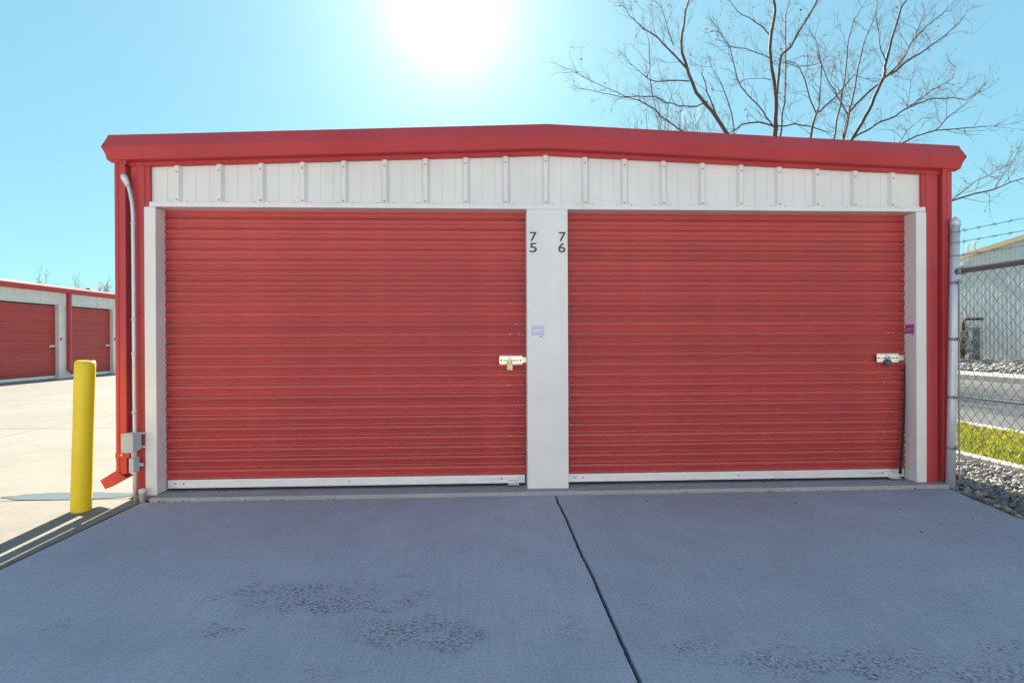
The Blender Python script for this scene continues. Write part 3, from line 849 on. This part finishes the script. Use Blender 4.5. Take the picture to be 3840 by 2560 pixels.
for i in range(20):
    y = -.75 + .65 * rnd.random(); leaf_at(mb, edge_x(y) + rnd.uniform(-.01, .04), y, GZ + .0, rnd.uniform(.012, .022), rnd)
stuff(mb.build('leaf_litter', M['red_leaf']), 'small reddish dry leaves caught along the foot of the doorstep and driveway edge', 'leaves')
# kerb, road, far kerb
mb = MB()
for i in range(20):
    y0 = -12 + i * 3; mb.box(6.42, 6.60, y0 + .005, y0 + 2.995, -.2, -.005); mb.box(6.601, 7.08, y0 + .005, y0 + 2.995, -.2, -.088)
struct(mb.build('kerb', M['conc_walk'], None, .01))
mb = MB(); mb.add([(7.06,-60,-.086),(14.1,-60,-.086),(14.1,120,-.086),(7.06,120,-.086)], [(0,1,2,3)])
struct(mb.build('road', M['asphalt']))
mb = MB()
for i in range(24):
    y0 = -12 + i * 3; mb.box(14.1, 14.32, y0 + .005, y0 + 2.995, -.2, .075); mb.box(14.321, 15.6, y0 + .005, y0 + 2.995, -.2, .070)
struct(mb.build('far_kerb', M['conc_walk'], None, .01))
mb = MB(); mb.add([(15.55,-10,.06),(18,-10,.10),(22.1,-10,.16),(22.1,45,.16),(18,45,.10),(15.55,45,.06)], [(0,1,4,5),(1,2,3,4)])
struct(mb.build('rock_border', M['dry_earth']))
mb = MB()
for i in range(2600):
    y = rnd.uniform(9, 24); x = rnd.uniform(15.65, 21.9); r = rnd.uniform(.05, .13); a = rnd.uniform(0, 6.3); ca, sa = math.cos(a), math.sin(a)
    vs, fs = pool[rnd.randrange(12)]; z = .07 + (x - 15.55) * .0155 + r * .3
    mb.add([(x + r * (v[0]*ca - v[1]*sa), y + r * (v[0]*sa + v[1]*ca), z + r * v[2]) for v in vs], fs, True)
stuff(mb.build('border_rocks', M['gravel']), 'pale rock mulch along the foot of the grey warehouse wall', 'rocks')

# ------------------------------------------------------------------ warehouse beyond the road
Wh = thing('warehouse', 'pale grey ribbed metal warehouse beyond the road on the right', 'warehouse', (22, 16, 0))
wx = 22.0
def wz(y): return 6.35 - .118 * abs(y - 8.2)
me_cache = {}
i = 0
for i in range(60):
    y0 = 2.0 + i * .6; y1 = y0 + .598
    prof = [(y0, 0)]
    for q in (.10, .30, .50):
        prof += [(y0 + q - .045, 0), (y0 + q - .022, -.042), (y0 + q + .022, -.042), (y0 + q + .045, 0)]
    prof += [(y1, 0)]
    mb = MB(); mb.loft([[(wx + d - 22, y - 16, .05), (wx + d - 22, y - 16, wz(y))] for (y, d) in prof])
    mb.build('wall_panel', M['warehouse'], Wh)
mb = MB(); mb.prism([(2 - 16, .05), (38 - 16, .05), (38 - 16, wz(38)), (8.2 - 16, wz(8.2)), (2 - 16, wz(2))], .012, 18, 'x'); mb.build('wall', M['warehouse'], Wh)
mb = MB()
for a, b in ((1.7, 8.2), (8.2, 38.3)):
    mb.loft([[(-.16, y - 16, wz(y) - .10), (-.16, y - 16, wz(y) + .10), (18.2, y - 16, wz(y) + .10), (18.2, y - 16, wz(y) - .0)] for y in (a, b)], True, cap=True)
mb.build('roof', M['tan_trim'], Wh)
for y, h in ((21.40, .50), (21.02, .56)):
    mb = MB(); mb.lathe([(.055, -.2), (.055, h), (.085, h), (.085, h + .09), (.02, h + .13)], 12, (.75, y - 16, wz(y) + .1)); mb.build('vent_pipe', M['galv'], Wh)
mb = MB(); mb.box(-.35, -.05, 20.4 - 16, 20.9 - 16, 4.45, 4.57); mb.box(-.05, -.0, 20.55 - 16, 20.75 - 16, 4.47, 4.55); mb.build('wall_lamp', M['pvc'], Wh)
# meter cabinet and downpipe in front of the wall
U = thing('utility_pedestal', 'grey green utility pedestal standing by the warehouse wall', 'utility box', (20.9, 19.0, .12))
mb = MB(); mb.box(-.16, .16, -.12, .12, 0, 1.42); mb.box(-.18, .18, -.14, .14, 1.421, 1.48); mb.build('cabinet', earth('green_cabinet', (.17, .22, .25), (.20, .25, .28)), U, .02)
mb = MB(); mb.box(-.167, -.161, -.10, .10, .3, 1.3); mb.build('door', M['grey_box'], U)
Pq = thing('gas_meter', 'brown pipe riser with meter beside the utility pedestal', 'meter', (20.9, 19.55, .12))
mb = MB(); mb.tube([(0, 0, -.1), (0, 0, 1.7), (.1, 0, 1.85), (.9, 0, 1.85)], .06, 8); mb.build('pipe', earth('rust_paint', (.12, .07, .06), (.16, .10, .08)), Pq)
mb = MB(); mb.lathe([(.12, -.1), (.18, -.06), (.18, .06), (.12, .1)], 14, (0, -.1, 1.15), 'y'); mb.box(-.12, .12, -.15, .05, .8, 1.05); mb.build('meter_body', M['dark_metal'], Pq)

def twig_spray(mb, p, d, length, r, rnd, depth, n=3, up=.25, lvl=0, wob=.22):
    """one wandering twig with side twigs; d is a unit direction"""
    seg = 4 if lvl < 2 else 3
    pts = [Vector(p)]; dd = Vector(d); rad = [r]
    for i in range(seg):
        dd = (dd + Vector((rnd.gauss(0, wob), rnd.gauss(0, wob), rnd.gauss(0, wob) + up * .3))).normalized()
        pts.append(pts[-1] + dd * (length / seg)); rad.append(r * (1 - .75 * (i + 1) / seg))
    mb.tube(pts, rad, 3 if lvl else 4, cap=False)
    if depth <= 0: return
    for k in range(n):
        t_ = rnd.uniform(.25, .95); i = min(int(t_ * seg), seg - 1); q = pts[i].lerp(pts[i+1], t_ * seg - i)
        ax = dd.orthogonal().normalized(); ax.rotate(Matrix.Rotation(rnd.uniform(0, 6.3), 3, dd))
        nd = ((pts[i+1] - pts[i]).normalized() * rnd.uniform(.5, .9) + ax * rnd.uniform(.4, .8) + Vector((0, 0, up * .6))).normalized()
        twig_spray(mb, q, nd, length * rnd.uniform(.40, .68), r * .55, rnd, depth - 1, max(2, n - 1), up, lvl + 1, wob)

# shrub in front of the warehouse
def shrub(loc, w_, h_, n, label, seed):
    t = thing('shrub', label, 'shrub', loc); rr = random.Random(seed)
    st = MB(); lf = MB()
    for i in range(n):
        a = rr.uniform(0, 6.3); d = Vector((math.cos(a) * rr.uniform(.1, .9), math.sin(a) * rr.uniform(.1, .9), 1)).normalized()
        twig_spray(st, (rr.uniform(-.15, .15) * w_, rr.uniform(-.15, .15) * w_, 0), d, h_ * rr.uniform(.7, 1.1), .014, rr, 2, 4, .2)
    vv = st.v[::6]
    for v in vv:
        if v[2] > .12 * h_ and rr.random() < .95: leaf_at(lf, v[0] + rr.uniform(-.05, .05), v[1] + rr.uniform(-.05, .05), v[2], rr.uniform(.035, .08), rr)
    st.build('stems', M['far_bark'], t); lf.build('foliage', M['shrub_leaf'], t)
shrub((19.3, 18.15, .11), 1.3, 1.05, 34, 'rounded brown shrub on the rock border before the warehouse', 3)
shrub((20.6, 20.3, .12), 1.2, 1.7, 26, 'taller twiggy shrub close against the warehouse wall', 4)

# unseen row added behind the camera to bounce sunlight onto the shaded front
row = MB(); row.box(-24, 24, -21, -12.3, -.03, 2.75)
row = struct(row.build('added_bounce_row', M['cream']))
mb = MB(); mb.box(-24.1, 24.1, -12.29, -12.18, 2.60, 2.80); mb.build('gutter', M['red_trim'], row)

# ------------------------------------------------------------------ trees
TREE_LIMBS = [
    [(9.38, 12.9, 4.55, 0.089), (8.3, 12.86, 6.18, 0.063), (7.44, 12.86, 7.51, 0.048), (6.76, 12.71, 8.29, 0.042), (6.41, 12.58, 8.59, 0.04), (6.08, 12.33, 9.06, 0.036), (5.88, 12.29, 9.62, 0.032), (5.81, 12.11, 10.05, 0.027), (5.86, 11.96, 10.66, 0.021), (5.93, 11.82, 10.93, 0.016), (5.98, 11.73, 11.55, 0.007)],  
    [(9.49, 13.1, 4.59, 0.105), (9.25, 13.12, 6.2, 0.079), (9.14, 13.15, 7.51, 0.06), (9.2, 13.18, 8.34, 0.049), (9.12, 13.07, 8.91, 0.045), (9.03, 13.14, 9.68, 0.041), (9.04, 13.25, 10.29, 0.04), (9.14, 13.31, 10.95, 0.038), (9.28, 13.38, 11.55, 0.034), (9.25, 13.42, 11.96, 0.031), (9.13, 13.26, 12.73, 0.019), (9.28, 13.43, 13.85, 0.008)],  
    [(9.47, 13.04, 4.58, 0.09), (10.66, 13.13, 5.66, 0.068), (11.67, 13.19, 7.47, 0.041), (12.33, 13.39, 8.4, 0.04), (12.89, 13.44, 9.54, 0.038), (13.27, 13.77, 10.45, 0.033), (13.56, 13.89, 11.23, 0.027), (13.87, 13.95, 12.12, 0.022), (14.13, 14.02, 12.43, 0.018), (14.63, 14.3, 13.41, 0.008)],  
    [(6.04, 12.39, 9.23, 0.025), (5.64, 12.27, 9.55, 0.021), (5.22, 12.06, 9.78, 0.019), (4.62, 11.79, 10.02, 0.014), (4.3, 11.57, 10.12, 0.01), (4.07, 11.42, 10.2, 0.008), (3.9, 11.18, 10.25, 0.005)],  
    [(5.76, 12.71, 10.07, 0.011), (5.64, 12.61, 10.26, 0.011), (5.52, 12.61, 10.67, 0.009), (5.27, 12.29, 10.95, 0.006)],  
    [(6.35, 13.0, 9.12, 0.017), (5.82, 13.18, 9.22, 0.015), (5.38, 13.15, 9.16, 0.014), (5.1, 13.26, 9.32, 0.011), (4.67, 13.29, 9.7, 0.006)],  
    [(5.1, 13.28, 9.33, 0.014), (5.31, 13.63, 9.91, 0.012), (5.29, 13.63, 10.54, 0.01), (5.28, 13.88, 11.05, 0.006)],  
    [(5.12, 13.0, 9.17, 0.013), (5.25, 13.17, 8.76, 0.011), (5.37, 13.15, 8.26, 0.008)],  
    [(6.61, 12.2, 8.16, 0.018), (6.24, 12.13, 7.98, 0.016), (5.62, 11.87, 7.87, 0.014), (5.24, 11.77, 7.93, 0.012), (4.87, 11.69, 8.06, 0.011), (4.32, 11.34, 7.92, 0.01), (3.88, 11.17, 7.82, 0.009), (3.37, 11.05, 7.99, 0.007), (2.76, 11.02, 8.24, 0.006), (2.52, 10.83, 8.28, 0.004)],  
    [(7.39, 12.76, 6.93, 0.022), (5.91, 12.73, 7.55, 0.018), (5.52, 12.64, 7.76, 0.016), (5.16, 12.65, 8.09, 0.015), (4.63, 12.5, 8.29, 0.012), (4.06, 12.6, 8.44, 0.009), (3.11, 12.6, 8.63, 0.006)],  
    [(7.83, 13.32, 7.5, 0.023), (7.34, 13.36, 8.26, 0.019), (7.12, 13.52, 9.01, 0.015), (6.91, 13.39, 9.51, 0.01), (7.07, 13.55, 9.9, 0.006)],  
    [(7.99, 13.53, 7.64, 0.015), (7.95, 13.75, 8.67, 0.014), (7.77, 13.92, 9.45, 0.012), (7.6, 14.31, 10.21, 0.006)],  
    [(9.0, 12.75, 8.64, 0.029), (9.04, 12.72, 9.18, 0.029), (9.02, 12.52, 9.75, 0.027), (9.26, 12.42, 9.94, 0.025), (9.62, 12.41, 10.59, 0.023), (9.84, 12.26, 10.98, 0.018), (10.02, 12.25, 11.39, 0.012), (10.27, 12.31, 11.97, 0.005)],  
    [(9.37, 13.28, 7.5, 0.023), (9.54, 13.28, 8.88, 0.019), (9.61, 13.37, 9.55, 0.018), (9.67, 13.49, 10.17, 0.017), (9.79, 13.72, 10.87, 0.016), (9.79, 13.7, 11.63, 0.013), (9.98, 13.77, 12.18, 0.01), (10.1, 13.8, 12.72, 0.006)],  
    [(8.84, 12.63, 7.59, 0.02), (8.36, 12.34, 7.95, 0.018), (7.9, 12.14, 8.24, 0.016), (7.4, 11.95, 8.73, 0.014), (7.16, 11.8, 9.34, 0.011), (6.99, 11.67, 9.62, 0.009), (6.72, 11.64, 9.9, 0.005)],  
    [(9.14, 13.2, 7.84, 0.023), (8.73, 13.34, 8.02, 0.021), (8.29, 13.62, 8.04, 0.019), (7.95, 13.74, 7.83, 0.016)],  
    [(9.26, 13.54, 10.82, 0.017), (8.96, 13.52, 11.13, 0.015), (8.65, 13.82, 11.6, 0.013), (8.37, 14.07, 11.94, 0.01), (8.19, 14.18, 12.32, 0.006)],  
    [(9.12, 12.98, 7.76, 0.019), (9.57, 12.77, 7.76, 0.017), (9.98, 12.62, 7.63, 0.015), (10.45, 12.58, 7.46, 0.011)],  
    [(8.68, 12.57, 9.67, 0.013), (8.27, 12.52, 9.79, 0.012), (7.82, 12.33, 9.82, 0.01), (7.34, 12.34, 9.88, 0.009), (7.06, 12.18, 10.06, 0.005)],  
    [(9.04, 13.18, 9.29, 0.01), (8.68, 13.22, 9.35, 0.008), (8.34, 13.44, 9.42, 0.005)],  
    [(9.71, 13.46, 10.04, 0.012), (10.27, 13.78, 10.04, 0.011), (11.0, 14.11, 10.25, 0.009), (11.56, 14.59, 10.62, 0.005)],  
    [(12.77, 13.23, 9.45, 0.03), (13.32, 13.3, 9.81, 0.027), (14.02, 13.61, 10.32, 0.023), (14.63, 13.62, 10.72, 0.018), (15.27, 13.82, 11.13, 0.014), (15.77, 13.78, 11.61, 0.009), (16.17, 14.0, 12.07, 0.006)],  
    [(13.56, 13.67, 9.98, 0.019), (14.25, 13.99, 11.01, 0.017), (15.02, 14.27, 11.74, 0.014), (15.7, 14.51, 12.22, 0.011), (16.36, 14.7, 12.86, 0.006)],  
    [(11.71, 13.7, 7.29, 0.031), (11.95, 14.06, 7.88, 0.03), (12.24, 14.28, 8.72, 0.03), (13.09, 14.48, 9.52, 0.028), (13.69, 14.55, 10.02, 0.024), (14.47, 14.83, 10.73, 0.021), (15.23, 15.07, 11.76, 0.014), (15.72, 15.23, 12.78, 0.008)],  
    [(11.71, 13.5, 8.4, 0.019), (11.57, 13.58, 8.79, 0.018), (11.49, 13.77, 9.25, 0.016), (11.29, 13.93, 9.78, 0.013), (11.06, 13.99, 10.45, 0.009), (11.19, 14.3, 11.07, 0.005)],  
    [(12.8, 13.18, 9.89, 0.015), (12.48, 13.0, 10.23, 0.013), (12.53, 13.25, 11.18, 0.011), (12.58, 13.28, 11.95, 0.008), (12.69, 13.24, 12.31, 0.005)],  
    [(10.71, 12.65, 7.11, 0.022), (10.95, 12.78, 8.07, 0.02), (10.97, 12.51, 8.87, 0.018), (11.15, 12.64, 9.72, 0.015), (11.1, 12.49, 10.25, 0.012), (11.13, 12.27, 10.72, 0.009), (11.34, 12.22, 11.05, 0.005)],  
    [(11.44, 13.24, 7.51, 0.023), (11.88, 13.3, 9.43, 0.019), (12.16, 13.43, 10.38, 0.016), (12.47, 13.55, 11.09, 0.013), (12.64, 13.45, 11.68, 0.009), (12.74, 13.48, 12.21, 0.005)],  
    [(9.86, 12.47, 7.04, 0.027), (9.71, 12.06, 7.42, 0.025), (9.84, 12.07, 7.8, 0.023), (9.88, 11.69, 7.89, 0.017), (10.42, 11.66, 8.43, 0.014), (10.58, 11.46, 8.68, 0.01), (10.81, 11.29, 8.49, 0.005)],  
    [(9.92, 12.21, 7.85, 0.018), (9.54, 11.91, 8.18, 0.015), (9.08, 11.38, 8.5, 0.013), (8.79, 11.12, 8.68, 0.011), (8.18, 10.66, 8.57, 0.006)],  
    [(10.23, 12.67, 8.05, 0.015), (10.15, 12.39, 8.68, 0.012), (9.98, 12.05, 9.23, 0.009), (9.66, 11.81, 9.86, 0.005)],  
    [(11.79, 13.48, 7.53, 0.025), (12.77, 13.64, 8.11, 0.023), (13.65, 13.93, 8.51, 0.022), (14.23, 14.07, 8.87, 0.02), (15.19, 14.31, 9.28, 0.017), (16.04, 14.41, 9.37, 0.014), (16.57, 14.46, 9.31, 0.011), (17.18, 14.67, 9.67, 0.006)],  
    [(14.04, 13.9, 8.76, 0.016), (14.85, 14.24, 9.31, 0.014), (15.62, 14.5, 9.78, 0.012), (16.62, 15.09, 10.34, 0.009), (17.03, 15.48, 10.95, 0.006)],  
    [(13.59, 13.32, 8.53, 0.01), (14.07, 13.82, 9.38, 0.009), (14.45, 14.17, 10.07, 0.006)],  
    [(11.02, 12.51, 6.05, 0.029), (12.53, 12.19, 6.98, 0.021), (12.78, 11.96, 7.12, 0.018), (13.27, 11.81, 7.25, 0.015), (14.09, 11.72, 7.3, 0.012), (14.61, 11.3, 7.21, 0.005)],  
    [(13.91, 12.56, 7.53, 0.016), (14.18, 12.46, 7.88, 0.013), (14.55, 12.31, 8.18, 0.01), (14.74, 12.0, 8.46, 0.005)],  
    [(12.41, 12.28, 6.89, 0.011), (12.37, 11.74, 7.22, 0.009), (12.31, 11.07, 7.31, 0.005)],  
    [(9.57, 12.9, 4.24, 0.059), (12.11, 12.73, 4.84, 0.037), (14.02, 12.21, 5.26, 0.023), (14.54, 11.88, 5.42, 0.019), (14.93, 11.65, 5.49, 0.017), (14.98, 11.2, 5.57, 0.013), (15.13, 10.93, 5.61, 0.011), (15.35, 10.42, 5.68, 0.005)],  
    [(14.0, 12.07, 5.27, 0.014), (13.9, 11.44, 5.45, 0.012), (13.79, 10.96, 5.56, 0.01), (13.81, 10.57, 5.6, 0.008), (13.77, 10.06, 5.69, 0.004)],  
    [(15.54, 12.24, 5.68, 0.011), (15.14, 11.61, 5.89, 0.008), (14.54, 10.85, 5.91, 0.004)],  
]

def grow_tree():
    t = thing('bare_tree', 'large leafless tree with spreading limbs rising behind the storage building', 'tree', (9.5, 13.0, -.09))
    o0 = Vector((9.5, 13.0, -.09)); rr = random.Random(21)
    mb = MB(); base = [(9.5, 13, -.2, .22), (9.49, 13, .6, .165), (9.48, 13, 1.6, .15), (9.46, 13, 3.0, .135), (9.45, 13, 4.75, .120)]
    mb.tube([Vector(p[:3]) - o0 for p in base], [p[3] for p in base], 14); mb.build('trunk', M['bark'], t)
    tw = MB(); lv = MB()
    for L in TREE_LIMBS:
        pts = [Vector(p[:3]) - o0 for p in L]; rad = [max(.006, p[3] * 1.2) for p in L]
        # resample with a little wander so the limbs are not straight
        P2, R2 = [pts[0]], [rad[0]]
        for i in range(len(pts) - 1):
            n_ = max(2, int((pts[i+1] - pts[i]).length / .22))
            for k in range(1, n_ + 1):
                f = k / n_; q = pts[i].lerp(pts[i+1], f)
                if k < n_: q += Vector((noise.noise(q * 2.3), noise.noise(q * 2.3 + Vector((9, 0, 0))), noise.noise(q * 2.3 + Vector((0, 9, 0))))) * .05
                P2.append(q); R2.append(rad[i] * (1 - f) + rad[i+1] * f)
        big = R2[0] > .03
        lm = MB(); lm.tube(P2, R2, 9 if big else 6); lm.build('limb', M['bark'], t)
        tot = 0
        for i in range(1, len(P2) - 1):
            if R2[i] > .045: continue
            dens = 1.25 if R2[i] < .022 else .55
            if rr.random() < dens * 2.0:
                tg = (P2[i+1] - P2[i-1]).normalized(); ax = tg.orthogonal().normalized(); ax.rotate(Matrix.Rotation(rr.uniform(0, 6.3), 3, tg))
                d = (tg * rr.uniform(.4, .9) + ax * .8 + Vector((0, 0, .3))).normalized()
                ln = rr.uniform(.35, 1.15)
                twig_spray(tw, P2[i], d, ln, min(R2[i] * .5, .008), rr, 2, 3, .22)
        e = P2[-1]; tg = (P2[-1] - P2[-2]).normalized()
        for k in range(3):
            d = (tg + Vector((rr.gauss(0, .35), rr.gauss(0, .35), rr.gauss(0, .3)))).normalized()
            twig_spray(tw, e, d, rr.uniform(.4, .9), .007, rr, 2, 3, .15)
    for v in tw.v[::41]:
        if rr.random() < .2: leaf_at(lv, v[0], v[1], v[2], rr.uniform(.03, .055), rr)
    stuff(tw.build('twigs', M['bark'], t)); stuff(lv.build('leaves', M['red_leaf'], t))
    return t
grow_tree()

def fan_tree(loc, h, spread, seed, label, mat, r0=.1, n1=26, trunk=.25, ln=.4, depth=2, tr=.01, n2=5, name='bare_tree', group=None):
    """upright many-stemmed bare tree"""
    t = thing(name, label, 'tree', loc, group); rr = random.Random(seed)
    mb = MB(); mb.tube([(0, 0, -.1), (.05, 0, h * trunk * .6), (0, .05, h * trunk)], [r0, r0 * .8, r0 * .6], 8); mb.build('trunk', mat, t)
    cr = MB()
    for i in range(n1):
        a = 2 * math.pi * (i + rr.random()) / n1; s = spread * math.sqrt(rr.random())
        tip = Vector((math.cos(a) * s, math.sin(a) * s, h * (1 - .38 * (s / spread) ** 2) * rr.uniform(.88, 1.02)))
        b = Vector((0, 0, h * trunk * rr.uniform(.6, 1.0)))
        mid = b.lerp(tip, .5) + Vector((math.cos(a), math.sin(a), 0)) * s * .16
        pts = []
        for k in range(7):
            f = k / 6; q = b.lerp(mid, f).lerp(mid.lerp(tip, f), f); pts.append(q + Vector((rr.gauss(0, .03), rr.gauss(0, .03), 0)) * h * .1 * f)
        rad = [r0 * .35 * (1 - .9 * k / 6) + .004 for k in range(7)]
        cr.tube(pts, rad, 4, cap=False)
        for k in range(2, 7):
            for m_ in range(n2):
                d = ((pts[k] - pts[k-1]).normalized() + Vector((rr.gauss(0, .45), rr.gauss(0, .45), .25))).normalized()
                twig_spray(cr, pts[k - 1].lerp(pts[k], rr.random()), d, h * ln * .3 * rr.uniform(.5, 1), tr, rr, depth - 1, 3, .35, 1)
    stuff(cr.build('crown', mat, t))
    return t
fan_tree((8.9, 22.5, -.09), 12.9, 3.4, 7, 'fine twigged pale tree half hidden behind the roof left of the large bare tree', M['far_bark'], .12, 34, .4, .45, 2, .011, 4)

# ------------------------------------------------------------------ storage building on the far side of the yard
def far_building():
    sx = -13.2
    t = thing('storage_building', 'long red and cream row of storage units across the sunlit yard on the left', 'storage building', (sx, 15, 0))
    def q(x, y, z): return (x - sx, y - 15, z)
    k = 13.2 / 13.0
    def Y_(v): return -4.33 + (v + 4.33) * k - 15
    ya, yb = 4 - 15, 26 - 15
    mb = MB(); mb.box(-9, -.16, ya, yb, -.08, 2.62); mb.build('wall', M['cream'], t)
    mb = MB(); mb.box(-9, .05, ya - .05, yb + .05, -.09, -.004); mb.build('foundation', M['conc_found'], t)
    # doors: (start, end) along y
    doors = [(5.2, 7.4), (7.95, 10.5), (10.9, 13.668), (14.21, 16.20), (16.75, 19.4), (19.9, 22.6)]
    zt = 2.285
    # header siding: ribbed panels between doors' heads and eave
    y0 = 4.0
    zs = [(2.30, 2.655)]
    pm = MB()
    prof = [(0, 0)]
    for c in (.15, .455): prof += [(c - .035, 0), (c - .018, .03), (c + .018, .03), (c + .035, 0)]
    prof += [(.609, 0)]
    pm.loft([[(d, y, 2.30), (d, y, 2.66)] for (y, d) in prof[::-1]])
    me = pm.mesh('wall_panel', M['cream'])
    for i in range(36):
        o = link('wall_panel', me, t); o.location = (-.02, ya + i * .61, 0)
    for (z, d) in ((2.285, .012), (2.455, .016)):
        mb = MB(); mb.box(-.05, d, ya, yb, z, z + (.03 if z < 2.3 else .018)); mb.build('header_trim', M['cream_trim'], t)
    sm = MB(); 
    prof = [(0, -.007), (.005, -.007), (.009, .003), (.019, .004), (.024, -.003), (.040, -.0015), (.046, .0055), (.060, .0075), (.073, .005), (.0765, -.006), (.0795, -.007)]
    prev = ya
    for n_, (a, b) in enumerate(doors):
        A, Bq = Y_(a), Y_(b)
        mb = MB(); mb.box(-.16, -.003, prev, A - .001, -.003, 2.284); mb.build('door_pier', M['cream_trim'], t, .004)
        prev = Bq + .001
        mb = MB(); mb.box(-.150, -.140, A, Bq, 0, 2.283); D = mb.build('roll_up_door', M['dark_metal'], t)
        s_ = MB(); s_.loft([[(d, A + .002, z) for (z, d) in prof], [(d, Bq - .002, z) for (z, d) in prof]]); ms = s_.mesh('slat', M['red_door'])
        for i in range(27):
            o = link('slat', ms, D); o.location = (-.12, 0, .10 + i * PITCH)
        mb = MB(); mb.box(-.128, -.100, A + .01, Bq - .01, .015, .099); mb.build('bottom_bar', M['alu'], D)
        mb = MB(); mb.box(-.108, -.090, Bq - .26, Bq - .01, .97, 1.04); mb.box(-.09, -.07, Bq - .16, Bq - .10, .92, .985, 1); mb.build('latch', [M['galv'], M['dark_metal']], D)
        mb = MB(); mb.box(-.0025, -.0005, Bq + .03, Bq + .13, 1.19, 1.27); mb.build('notice', M['mag'], t)
    mb = MB(); mb.box(-.16, -.003, prev, yb, -.003, 2.284); mb.build('door_pier', M['cream_trim'], t, .004)
    for a in (13.96, 22.9, 7.6):
        A = Y_(a); mb = MB(); mb.box(.012, .10, A, A + .10, .24, 2.66)
        o = mb.build('downspout', M['red_trim'], t, .004)
        el = MB(); el.loft([[(.010, A - .002, .27), (.102, A - .002, .27), (.102, A + .102, .27), (.010, A + .102, .27)], [(.13, A - .002, .12), (.21, A - .002, .16), (.21, A + .102, .16), (.13, A + .102, .12)]], True, cap=True)
        el.build('elbow', M['red_trim'], o)
    mb = MB(); mb.prism([(-.03, 2.66), (.06, 2.668), (.095, 2.805), (.070, 2.864), (-.03, 2.868)], ya - .1, yb + .1, 'y'); mb.build('gutter', M['red_trim'], t)
    mb = MB(); mb.loft([[(-.03, y, 2.872), (-9.2, y, 3.26), (-9.2, y, 3.22), (-.03, y, 2.84)] for y in (ya - .1, yb + .1)], True, cap=True); mb.build('roof', M['galv'], t)
    mb = MB(); mb.lathe([(.06, 0), (.06, .25), (.16, .26), (.16, .34), (.05, .42)], 12, (-4.0, 21.2 - 15, 3.05)); mb.build('roof_vent', M['dark_metal'], t)
far_building()
for i, (x, y, h, s, lb) in enumerate(((-47.9, 60, 9.2, 1.5, 'tallest of the faint bare trees above the far storage roof'), (-45.2, 61, 8.1, 1.2, 'slim faint bare tree next to the tallest one above the far roof'),
                                      (-42.0, 60, 8.0, 1.9, 'broad faint bare tree rising above the far roof beside the red corner'), (-43.7, 63, 8.2, .9, 'small faint bare tree between others above the far storage roof'))):
    fan_tree((x, y, -.09), h, s, 40 + i, lb, M['far_bark'], .09, 14, .35, .5, 2, .022, 3, group='distant bare trees above the far roof')
